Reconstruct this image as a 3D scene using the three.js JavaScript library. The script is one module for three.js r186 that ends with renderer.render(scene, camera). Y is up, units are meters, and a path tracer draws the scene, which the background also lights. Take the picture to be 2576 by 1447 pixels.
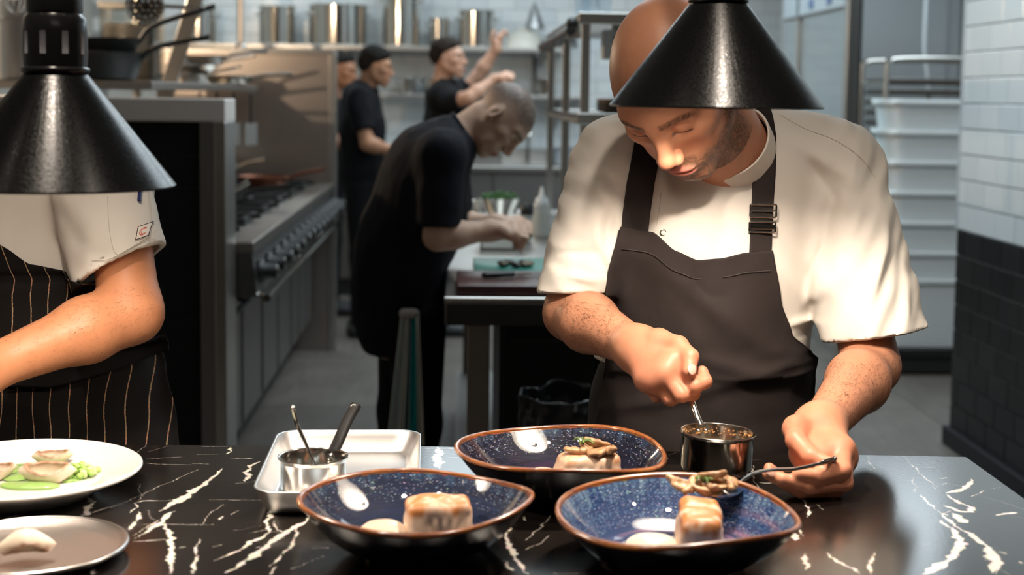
import * as THREE from 'three';
import { mergeGeometries } from 'three/addons/utils/BufferGeometryUtils.js';
import { RoundedBoxGeometry } from 'three/addons/geometries/RoundedBoxGeometry.js';
import { ImprovedNoise } from 'three/addons/math/ImprovedNoise.js';
import { RectAreaLightUniformsLib } from 'three/addons/lights/RectAreaLightUniformsLib.js';

// ---------- camera, exposure, large lights ----------
RectAreaLightUniformsLib.init();
const scene = new THREE.Scene();
scene.background = new THREE.Color(0x000000);
const renderer = new THREE.WebGLRenderer({ antialias: true });
renderer.toneMapping = THREE.LinearToneMapping;
renderer.toneMappingExposure = 1.0;
renderer.shadowMap.enabled = true;
const camera = new THREE.PerspectiveCamera(2 * Math.atan(887 / 3650) * 180 / Math.PI, 2576 / 1447, 0.05, 60);
camera.setViewOffset(3158.2, 1774, 291.1, 327, 2576, 1447);
camera.position.set(0, 1.4, 0);
camera.rotation.order = 'YXZ';
camera.rotation.set(-5.09 * Math.PI / 180, -2.17 * Math.PI / 180, 0.013);
camera.focus = 2.1;
camera.userData.fStop = 3.5;
scene.add(camera);

const COOL = [0.80, 0.93, 1.0], WARM = [1.0, 0.86, 0.72];
const PANEL = 4.0, HOODLAMP = 5.5, DOWN = 6.5, HEAT = 1.6;

// ---------- helpers ----------
const PI = Math.PI, V = (x, y, z) => new THREE.Vector3(x, y, z);
const taken = {};
function numbered(n) { const k = taken[n] = (taken[n] ?? -1) + 1; return k ? n + '_' + String(k).padStart(3, '0') : n; }
let seed = 7;
function rnd() { seed = (seed * 1664525 + 1013904223) >>> 0; return seed / 4294967296; }
const rr = (a, b) => a + (b - a) * rnd();
const pn = new ImprovedNoise();
const nz = (x, y, z) => pn.noise(x, y, z);
const clamp = (x, a, b) => Math.min(b, Math.max(a, x));
const lerp = (a, b, t) => a + (b - a) * t;
const sst = (a, b, x) => { const t = clamp((x - a) / (b - a), 0, 1); return t * t * (3 - 2 * t); };
function mat(color, roughness = 0.6, metalness = 0, extra = {}) {
  const c = Array.isArray(color) ? new THREE.Color().setRGB(...color) : new THREE.Color(color);
  return new THREE.MeshPhysicalMaterial({ color: c, roughness, metalness, ...extra });
}
function part(parent, name, geo, m) {
  const o = new THREE.Mesh(Array.isArray(geo) ? merge(geo) : geo, m);
  o.name = name; o.castShadow = o.receiveShadow = true; parent.add(o); return o;
}
function merge(list) {
  const keys = ['position', 'normal', 'uv'].filter(k => list.every(g => g.attributes[k]));
  return mergeGeometries(list.map(g => { const n = g.index ? g.toNonIndexed() : g.clone(); for (const k of Object.keys(n.attributes)) if (!keys.includes(k)) n.deleteAttribute(k); return n; }));
}
function tag(o, label, category, group) { o.userData.label = label; o.userData.category = category; if (group) o.userData.group = group; return o; }
function thing(name, label, category, [x, y, z] = [0, 0, 0], turn = 0, group) {
  const o = new THREE.Group(); o.name = numbered(name); o.position.set(x, y, z); o.rotation.y = turn; scene.add(o); return tag(o, label, category, group);
}
function single(name, geo, m, label, category, [x, y, z] = [0, 0, 0], group) {
  const o = part(scene, numbered(name), geo, m); o.position.set(x, y, z); return tag(o, label, category, group);
}
function struct(name, geo, m) { const o = part(scene, name, geo, m); o.userData.kind = 'structure'; return o; }
function box(x0, x1, y0, y1, z0, z1, bevel = 0) {
  const w = Math.abs(x1 - x0), h = Math.abs(y1 - y0), d = Math.abs(z1 - z0);
  const g = bevel ? new RoundedBoxGeometry(w, h, d, 2, Math.min(bevel, w / 2.1, h / 2.1, d / 2.1)) : new THREE.BoxGeometry(w, h, d);
  return g.translate((x0 + x1) / 2, (y0 + y1) / 2, (z0 + z1) / 2);
}
function rod(a, b, r0, r1 = r0, seg = 16) {
  const A = V(...a), B = V(...b), d = B.clone().sub(A), g = new THREE.CylinderGeometry(r1, r0, d.length(), seg);
  g.applyQuaternion(new THREE.Quaternion().setFromUnitVectors(V(0, 1, 0), d.clone().normalize()));
  return g.translate(...A.add(B).multiplyScalar(0.5).toArray());
}
function pipe(pts, r, seg = 40, rad = 10, closed = false) {
  return new THREE.TubeGeometry(new THREE.CatmullRomCurve3(pts.map(p => V(...p)), closed, 'catmullrom', 0.5), seg, r, rad, closed);
}
const lathe = (pts, seg = 48) => new THREE.LatheGeometry(pts.map(p => new THREE.Vector2(...p)), seg);
function bevTile(w, h, d, b) {                        // a tile: flat face, bevelled edge, open back
  const P = [], q = (a, c, e, f) => P.push(...a, ...c, ...e, ...a, ...e, ...f);
  const o = [[-w / 2, -h / 2], [w / 2, -h / 2], [w / 2, h / 2], [-w / 2, h / 2]], i = [[-w / 2 + b, -h / 2 + b], [w / 2 - b, -h / 2 + b], [w / 2 - b, h / 2 - b], [-w / 2 + b, h / 2 - b]];
  q([...i[0], d], [...i[1], d], [...i[2], d], [...i[3], d]);
  for (let k = 0; k < 4; k++) { const n = (k + 1) % 4; q([...o[k], d - b * 0.6], [...o[n], d - b * 0.6], [...i[n], d], [...i[k], d]); q([...o[k], 0], [...o[n], 0], [...o[n], d - b * 0.6], [...o[k], d - b * 0.6]); }
  const g = new THREE.BufferGeometry(); g.setAttribute('position', new THREE.Float32BufferAttribute(P, 3)); g.computeVertexNormals(); return g;
}
function canvasTex(w, h, draw, srgb = true) {
  const c = document.createElement('canvas'); c.width = w; c.height = h; draw(c.getContext('2d'), w, h);
  const t = new THREE.CanvasTexture(c); if (srgb) t.colorSpace = THREE.SRGBColorSpace; t.wrapS = t.wrapT = THREE.RepeatWrapping; t.anisotropy = 8; return t;
}
function noiseTex(n, fn, srgb = false) {              // fn(u,v) -> value or [r,g,b] 0..1
  const d = new Uint8Array(n * n * 4);
  for (let y = 0; y < n; y++) for (let x = 0; x < n; x++) { const v = fn(x / n, y / n), k = (y * n + x) * 4; for (let c = 0; c < 3; c++) d[k + c] = clamp((Array.isArray(v) ? v[c] : v) * 255, 0, 255); d[k + 3] = 255; }
  const t = new THREE.DataTexture(d, n, n); t.wrapS = t.wrapT = THREE.RepeatWrapping; t.magFilter = THREE.LinearFilter; t.minFilter = THREE.LinearMipmapLinearFilter; t.generateMipmaps = true; if (srgb) t.colorSpace = THREE.SRGBColorSpace; t.needsUpdate = true; return t;
}
const pnoise = (u, v, f, z = 0) => {                 // tiling noise from 2D torus blend
  const a = nz(u * f, v * f, z), b = nz((u - 1) * f, v * f, z), c = nz(u * f, (v - 1) * f, z), d = nz((u - 1) * f, (v - 1) * f, z);
  return lerp(lerp(a, b, u), lerp(c, d, u), v);
};
function rep(t, x, y) { const c = t.clone(); c.repeat.set(x, y); c.needsUpdate = true; return c; }
function uvXZ(g, s = 1) { const p = g.attributes.position, u = new Float32Array(p.count * 2); for (let i = 0; i < p.count; i++) { u[2 * i] = p.getX(i) * s; u[2 * i + 1] = p.getZ(i) * s; } g.setAttribute('uv', new THREE.BufferAttribute(u, 2)); return g; }
function uvBox(g, s = 1) {                            // metre uv by dominant normal
  if (g.index) g = g.toNonIndexed(); const p = g.attributes.position, n = g.attributes.normal, u = new Float32Array(p.count * 2);
  for (let i = 0; i < p.count; i++) { const ax = Math.abs(n.getX(i)), ay = Math.abs(n.getY(i)), az = Math.abs(n.getZ(i)); const a = ay > ax && ay > az ? [p.getX(i), p.getZ(i)] : ax > az ? [p.getZ(i), p.getY(i)] : [p.getX(i), p.getY(i)]; u[2 * i] = a[0] * s; u[2 * i + 1] = a[1] * s; }
  g.setAttribute('uv', new THREE.BufferAttribute(u, 2)); return g;
}
// signed distance modelling
const smin = (a, b, k) => { const h = Math.max(k - Math.abs(a - b), 0) / k; return Math.min(a, b) - h * h * k * 0.25; };
const smax = (a, b, k) => -smin(-a, -b, k);
const cone = (a, ra, b, rb) => { const [ax, ay, az] = a, dx = b[0] - ax, dy = b[1] - ay, dz = b[2] - az, L = dx * dx + dy * dy + dz * dz || 1e-9; return (x, y, z) => { const px = x - ax, py = y - ay, pz = z - az, t = clamp((px * dx + py * dy + pz * dz) / L, 0, 1), ex = px - dx * t, ey = py - dy * t, ez = pz - dz * t; return Math.sqrt(ex * ex + ey * ey + ez * ez) - (ra + (rb - ra) * t); }; };
const ell = (c, r, q) => (x, y, z) => { let px = x - c[0], py = y - c[1], pz = z - c[2]; if (q) { const v = _v.set(px, py, pz).applyQuaternion(q); px = v.x; py = v.y; pz = v.z; } const ux = px / r[0], uy = py / r[1], uz = pz / r[2], k0 = Math.sqrt(ux * ux + uy * uy + uz * uz), vx = ux / r[0], vy = uy / r[1], vz = uz / r[2], k1 = Math.sqrt(vx * vx + vy * vy + vz * vz); return k1 < 1e-9 ? -Math.min(...r) : k0 * (k0 - 1) / k1; };
const _v = V(0, 0, 0);
const rot = (x, y, z) => new THREE.Quaternion().setFromEuler(new THREE.Euler(x, y, z)).invert();
const blend = (fs, k) => (x, y, z) => { let d = fs[0](x, y, z); for (let i = 1; i < fs.length; i++) d = smin(d, fs[i](x, y, z), k); return d; };
const plane = (p, n) => { const L = Math.hypot(...n); const [a, b, c] = n.map(v => v / L); return (x, y, z) => (x - p[0]) * a + (y - p[1]) * b + (z - p[2]) * c; };
function surf(f, mn, mx, h, color) {                  // surface nets on a grid, vertices pulled onto the surface
  const N = [0, 1, 2].map(i => Math.ceil((mx[i] - mn[i]) / h) + 1), [nx, ny, nzz] = N, val = new Float32Array(nx * ny * nzz), B = 4, rad = h * B * 0.5 * 1.74 * 1.45;
  const at = (i, j, k) => i + nx * (j + ny * k);
  for (let k0 = 0; k0 < nzz; k0 += B) for (let j0 = 0; j0 < ny; j0 += B) for (let i0 = 0; i0 < nx; i0 += B) {
    const c = f(mn[0] + (i0 + 1.5) * h, mn[1] + (j0 + 1.5) * h, mn[2] + (k0 + 1.5) * h), skip = Math.abs(c) > rad;
    for (let k = k0; k < Math.min(k0 + B, nzz); k++) for (let j = j0; j < Math.min(j0 + B, ny); j++) for (let i = i0; i < Math.min(i0 + B, nx); i++) val[at(i, j, k)] = skip ? c : f(mn[0] + i * h, mn[1] + j * h, mn[2] + k * h);
  }
  const id = new Int32Array(nx * ny * nzz).fill(-1), P = [], E = [[0, 1], [0, 2], [0, 4], [1, 3], [1, 5], [2, 3], [2, 6], [3, 7], [4, 5], [4, 6], [5, 7], [6, 7]];
  for (let k = 0; k < nzz - 1; k++) for (let j = 0; j < ny - 1; j++) for (let i = 0; i < nx - 1; i++) {
    const v = []; let m = 0; for (let c = 0; c < 8; c++) { v[c] = val[at(i + (c & 1), j + (c >> 1 & 1), k + (c >> 2))]; if (v[c] < 0) m++; }
    if (m === 0 || m === 8) continue;
    let x = 0, y = 0, z = 0, n = 0; for (const [a, b] of E) if (v[a] < 0 !== v[b] < 0) { const t = v[a] / (v[a] - v[b]); x += lerp(a & 1, b & 1, t); y += lerp(a >> 1 & 1, b >> 1 & 1, t); z += lerp(a >> 2, b >> 2, t); n++; }
    id[at(i, j, k)] = P.length / 3; P.push(mn[0] + (i + x / n) * h, mn[1] + (j + y / n) * h, mn[2] + (k + z / n) * h);
  }
  const I = [], quad = (a, b, c, d, s) => { if (a < 0 || b < 0 || c < 0 || d < 0) return; s ? I.push(a, b, c, a, c, d) : I.push(a, c, b, a, d, c); };
  for (let k = 1; k < nzz - 1; k++) for (let j = 1; j < ny - 1; j++) for (let i = 1; i < nx - 1; i++) {
    const s = val[at(i, j, k)] < 0;
    if (s !== val[at(i + 1, j, k)] < 0) quad(id[at(i, j - 1, k - 1)], id[at(i, j, k - 1)], id[at(i, j, k)], id[at(i, j - 1, k)], s);
    if (s !== val[at(i, j + 1, k)] < 0) quad(id[at(i - 1, j, k - 1)], id[at(i - 1, j, k)], id[at(i, j, k)], id[at(i, j, k - 1)], s);
    if (s !== val[at(i, j, k + 1)] < 0) quad(id[at(i - 1, j - 1, k)], id[at(i, j - 1, k)], id[at(i, j, k)], id[at(i - 1, j, k)], s);
  }
  const n = P.length / 3, Nr = new Float32Array(n * 3), C = color ? new Float32Array(n * 3) : null, e = h * 0.3;
  for (let i = 0; i < n; i++) {
    let x = P[3 * i], y = P[3 * i + 1], z = P[3 * i + 2];
    const a = f(x + e, y - e, z - e), b = f(x - e, y - e, z + e), c = f(x - e, y + e, z - e), q = f(x + e, y + e, z + e); let gx = a - b - c + q, gy = -a - b + c + q, gz = -a + b - c + q; const L = Math.hypot(gx, gy, gz) || 1; gx /= L; gy /= L; gz /= L;
    Nr[3 * i] = gx; Nr[3 * i + 1] = gy; Nr[3 * i + 2] = gz; const s = clamp((a + b + c + q) / 4, -h, h) * 0.8; x -= gx * s; y -= gy * s; z -= gz * s; P[3 * i] = x; P[3 * i + 1] = y; P[3 * i + 2] = z;
    if (C) { const c = color(x, y, z); C[3 * i] = c[0]; C[3 * i + 1] = c[1]; C[3 * i + 2] = c[2]; }
  }
  const g = new THREE.BufferGeometry(); g.setAttribute('position', new THREE.Float32BufferAttribute(P, 3)); g.setAttribute('normal', new THREE.BufferAttribute(Nr, 3)); if (C) g.setAttribute('color', new THREE.BufferAttribute(C, 3)); g.setIndex(I); return g;
}
const bound = (f, c, r) => (x, y, z) => { const d = Math.hypot(x - c[0], y - c[1], z - c[2]) - r; return d > 0.04 ? d : f(x, y, z); };
const joinColored = list => mergeGeometries(list);
function rayFront(f, x, y, z0, off) { let z = z0; for (let i = 0; i < 160; i++) { const d = f(x, y, z) - off; if (d < 3e-4) return z; z -= Math.max(d * 0.7, 6e-4); if (z < z0 - 0.9) return null; } return z; }
function sheet(f, P, nu, nv, z0, off, th, wave, zmin = -99, smooth = 0) {  // cloth laid on a body from the front: P(u,v) -> [x,y]
  const Z = [], XY = []; let last = zmin;
  for (let j = 0; j <= nv; j++) for (let i = 0; i <= nu; i++) { const [x, y] = P(i / nu, j / nv); let z = rayFront(f, x, y, z0, off); if (z === null || z < zmin) z = zmin; XY.push([x, y]); Z.push(z); }
  const Z0 = Z.slice(); for (let s = 0; s < smooth; s++) { const Q = Z.slice(); for (let j = 0; j <= nv; j++) for (let i = 0; i <= nu; i++) { let a = 0, c = 0; for (let dj = -1; dj <= 1; dj++) for (let di = -1; di <= 1; di++) { const ii = i + di, jj = j + dj; if (ii < 0 || jj < 0 || ii > nu || jj > nv) continue; a += Q[jj * (nu + 1) + ii]; c++; } Z[j * (nu + 1) + i] = Math.max(Z0[j * (nu + 1) + i], a / c); } }
  const pos = [], uv = [], I = [], W = nu + 1, n = W * (nv + 1);
  for (let s = 0; s < 2; s++) for (let k = 0; k < n; k++) { const i = k % W, j = (k / W) | 0; const w = wave ? Math.max(-0.002, wave(i / nu, j / nv, XY[k][0], XY[k][1]) + 0.002) : 0; pos.push(XY[k][0], XY[k][1], Z[k] + w - (s ? th : 0)); uv.push(XY[k][0], XY[k][1]); }
  for (let j = 0; j < nv; j++) for (let i = 0; i < nu; i++) { const a = j * W + i, b = a + 1, c = a + W, d = c + 1; I.push(a, c, b, b, c, d, n + a, n + b, n + c, n + b, n + d, n + c); }
  const edge = (a, b) => I.push(a, b, n + a, b, n + b, n + a);
  for (let i = 0; i < nu; i++) { edge(i, i + 1); edge(nv * W + i + 1, nv * W + i); }
  for (let j = 0; j < nv; j++) { edge((j + 1) * W, j * W); edge(j * W + nu, (j + 1) * W + nu); }
  const g = new THREE.BufferGeometry(); g.setAttribute('position', new THREE.Float32BufferAttribute(pos, 3)); g.setAttribute('uv', new THREE.Float32BufferAttribute(uv, 2)); g.setIndex(I); g.computeVertexNormals(); return g;
}
const curve1 = pts => t => { const n = pts.length - 1; let i = 0; while (i < n - 1 && t > pts[i + 1][0]) i++; const a = pts[i], b = pts[i + 1], s = clamp((t - a[0]) / (b[0] - a[0]), 0, 1); return lerp(a[1], b[1], s * s * (3 - 2 * s) * 0.4 + s * 0.6); };

// ---------- shared materials ----------
const brushed = noiseTex(256, (u, v) => 0.5 + 0.3 * pnoise(u, v * 0.06, 90, 3) + 0.2 * pnoise(u, v, 12, 8));
const grain = noiseTex(256, (u, v) => 0.5 + 0.5 * pnoise(u, v, 60, 1) + 0.3 * pnoise(u, v, 110, 5));
const speck = noiseTex(256, (u, v) => { const n = pnoise(u, v, 75, 1) + 0.6 * pnoise(u, v, 120, 5); return n > 0.16 ? 0.13 : 0.29 + 0.08 * n; });
const M = {
  steel: mat([0.55, 0.53, 0.50], 0.30, 1, { roughnessMap: null }),
  steelDark: mat([0.30, 0.29, 0.28], 0.38, 1),
  polished: mat([0.66, 0.64, 0.60], 0.13, 1),
  alu: mat([0.62, 0.61, 0.60], 0.38, 1),
  iron: mat([0.02, 0.02, 0.02], 0.5),
  blackPlastic: mat([0.012, 0.012, 0.013], 0.45),
  whitePlastic: mat([0.82, 0.86, 0.87], 0.42),
  grout: mat([0.10, 0.11, 0.12], 0.9),
  groutLight: mat([0.33, 0.35, 0.36], 0.9),
  rubber: mat([0.02, 0.02, 0.02], 0.8),
};
const tileWhite = [[0.70, 0.74, 0.75], [0.67, 0.71, 0.725], [0.72, 0.75, 0.76], [0.66, 0.705, 0.72]].map(c => mat(c, 0.16));
const tileBlack = [[0.012, 0.012, 0.013], [0.015, 0.015, 0.016], [0.010, 0.010, 0.011]].map(c => mat(c, 0.42, 0, { specularIntensity: 0.35 }));

// ---------- the room ----------
const floorTex = noiseTex(512, (u, v) => { const a = 0.5 + 0.30 * pnoise(u, v, 5, 1) + 0.25 * pnoise(u, v * 0.3, 22, 4) + 0.2 * pnoise(u, v, 60, 9); const l = 0.135 + 0.085 * a; return [l * 2.35, l * 2.2, l * 2.05]; }, true);
const wallPaint = mat([0.33, 0.345, 0.35], 0.6), darkPaint = mat([0.08, 0.075, 0.07], 0.8), ceilPaint = mat([0.80, 0.82, 0.84], 0.8);
const floorM = mat(0xffffff, 0.5, 0, { map: rep(floorTex, 0.8, 0.8) });
struct('floor', uvXZ(box(-2.8, 3.4, -0.12, -0.004, 2.6, -10.8)), mat([0.05, 0.05, 0.05], 0.9));
{ // large floor slabs with thin joints
  const fl = scene.getObjectByName('floor'), g = uvXZ(new THREE.BoxGeometry(0.596, 0.012, 1.196)), fm = [0.86, 1, 1.1].map(k => mat([0.9 * k, 0.9 * k, 0.9 * k], 0.48, 0, { map: rep(floorTex, 1.3, 0.8) }));
  for (let i = 0; i < 10; i++) for (let j = 0; j < 11; j++) { const o = part(fl, 'floor_slab', g, fm[(i * 7 + j * 5 + ((i * j) % 3)) % 3]); o.position.set(-2.4 + i * 0.6, -0.006, 2.0 - 1.2 * j - (i % 2) * 0.6); }
}
struct('ceiling', box(-2.8, 3.4, 2.72, 2.86, 2.6, -10.8), ceilPaint);
struct('wall_left', box(-2.8, -2.6, 0, 2.72, 2.6, -10.8), mat([0.42, 0.40, 0.36], 0.6));
struct('wall_rear', box(-2.6, 3.2, 0, 2.72, 2.4, 2.6), mat([0.16, 0.13, 0.10], 0.8));
struct('wall_side', box(3.2, 3.4, 0, 2.72, 2.6, -10.8), wallPaint);
function tileRows(parent, name, W, H, n0, n1, r0, r1, place, mats, bondShift, keep, gap = 0.003) {   // place(u, v) -> Matrix-like {pos, rotY}
  const g = bevTile(W - gap, H - gap, 0.008, 0.002); const rest = [];
  for (let r = r0; r < r1; r++) for (let c = n0; c < n1; c++) {
    const u = (c + 0.5 + (((r % 2) + 2) % 2) * bondShift) * W, v = (r + 0.5) * H, p = place(u, v); if (!p) continue;
    const m = mats[Math.floor(rnd() * mats.length)];
    if (keep(u, v)) { const o = part(parent, name, g, m); o.position.set(...p.pos); o.rotation.set(p.tilt ?? 0, p.ry, 0); o.rotation.y += rr(-0.004, 0.004); o.rotation.x += rr(-0.004, 0.004); }
    else { const q = g.clone().rotateY(p.ry).translate(...p.pos); q.setAttribute('uv', new THREE.Float32BufferAttribute(new Float32Array(q.attributes.position.count * 2), 2)); rest.push(q); }
  }
  if (rest.length) { const o = part(parent, name + '_field', rest, mats[0]); o.userData.kind = 'stuff'; }
}
{ // white tiled wall at the far end
  const w = struct('wall_back', box(-2.6, 3.2, 0, 2.72, -10.5, -10.8), M.groutLight);
  tileRows(w, 'tile', 0.2, 0.1, -13, 16, 8, 27, (u, v) => u > 3.1 || u < -2.5 ? null : ({ pos: [u, v, -10.5], ry: 0 }), tileWhite, 0.5, (u, v) => u > -2.0 && u < 2.35 && v > 0.98 && v < 2.15);
}
{ // partition on the right: white tiles over black tiles, dark skirting
  const w = struct('wall_right', box(2.02, 2.2, 0, 2.72, -2.3, -5.75), M.grout);
  const face = (u, v) => ({ pos: [2.02, v, -5.75 + u], ry: -PI / 2 }), up = (u, v) => u > 3.4 || u < 0.05 ? null : face(u, v + 0.878);
  tileRows(w, 'white_tile', 0.2, 0.101, 0, 18, 0, 18, up, tileWhite, 0.4, (u, v) => u < 2.3 && v < 1.25, 0.0045);
  { const g = bevTile(0.0755, 0.0965, 0.008, 0.002); for (let r = -7; r < 13; r += 2) { const o = part(w, r < 0 ? 'black_tile' : 'white_tile', g, r < 0 ? tileBlack[0] : tileWhite[(r + 3) % 4]); o.position.set(2.02, (r + 0.5) * 0.101 + 0.878, -5.71); o.rotation.y = -PI / 2; } }
  tileRows(w, 'black_tile', 0.2, 0.101, 0, 18, -8, 0, up, tileBlack, 0.4, (u, v) => u < 2.3, 0.0045);
  part(w, 'corner_trim', [box(2.008, 2.03, 0.88, 2.72, -5.745, -5.762)], mat([0.5, 0.53, 0.55], 0.35));
  const b = struct('baseboard_right', box(1.985, 2.02, 0, 0.075, -2.3, -5.76, 0.006), mat([0.012, 0.012, 0.013], 0.5, 0, { specularIntensity: 0.35 }));
}
function panelLight(label, x, z, w, d, power, color, y = 2.70) {
  const o = thing('ceiling_light', label, 'ceiling light', [x, y, z], 0, 'ceiling light panels');
  part(o, 'frame', [box(-w / 2 - 0.02, w / 2 + 0.02, -0.03, 0.015, -d / 2 - 0.02, -d / 2), box(-w / 2 - 0.02, w / 2 + 0.02, -0.03, 0.015, d / 2, d / 2 + 0.02), box(-w / 2 - 0.02, -w / 2, -0.03, 0.015, -d / 2, d / 2), box(w / 2, w / 2 + 0.02, -0.03, 0.015, -d / 2, d / 2)], M.whitePlastic);
  part(o, 'diffuser', box(-w / 2, w / 2, -0.018, 0.0, -d / 2, d / 2), mat([0.9, 0.9, 0.9], 0.6, 0, { emissive: new THREE.Color().setRGB(...color), emissiveIntensity: power * 0.25 }));
  const l = new THREE.RectAreaLight(new THREE.Color().setRGB(...color), power, w, d); l.position.y = -0.03; l.rotation.x = -PI / 2; l.castShadow = true; o.add(l);
}
panelLight('cool ceiling panel over the prep island', 0.7, -4.7, 1.5, 2.0, PANEL, COOL);
panelLight('cool ceiling panel between the island and the back wall', 0.7, -8.3, 1.8, 2.2, PANEL, COOL);
panelLight('cool ceiling panel over the tub stack', 2.5, -7.4, 1.1, 2.0, PANEL, COOL);
panelLight('cool ceiling panel by the shelf of stock pots', -1.3, -9.3, 1.6, 0.9, PANEL, COOL);
panelLight('warm ceiling panel in the dining room behind the viewer', 0.3, 0.9, 1.4, 0.5, 1.4, WARM);
function downlight(x, z) {
  const o = thing('downlight', 'small round warm ceiling downlight in the row above the marble pass', 'downlight', [x, 2.72, z], 0, 'downlights above the pass');
  part(o, 'ring', lathe([[0.035, -0.012], [0.048, -0.012], [0.05, 0], [0.035, 0]], 24), M.blackPlastic);
  part(o, 'lens', lathe([[0.0001, -0.004], [0.035, -0.004]], 24), mat([0.9, 0.9, 0.9], 0.5, 0, { emissive: new THREE.Color().setRGB(...WARM), emissiveIntensity: 14 }));
  const s = new THREE.SpotLight(new THREE.Color().setRGB(...WARM), DOWN, 0, 0.55, 0.8, 2); s.position.set(0, -0.02, 0); s.target.position.set(0, -2, -0.5); s.castShadow = true; s.shadow.radius = 2; o.add(s, s.target);
}
for (let i = 0; i < 4; i++) downlight(-1.3 + i * 0.82, -1.25);

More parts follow.
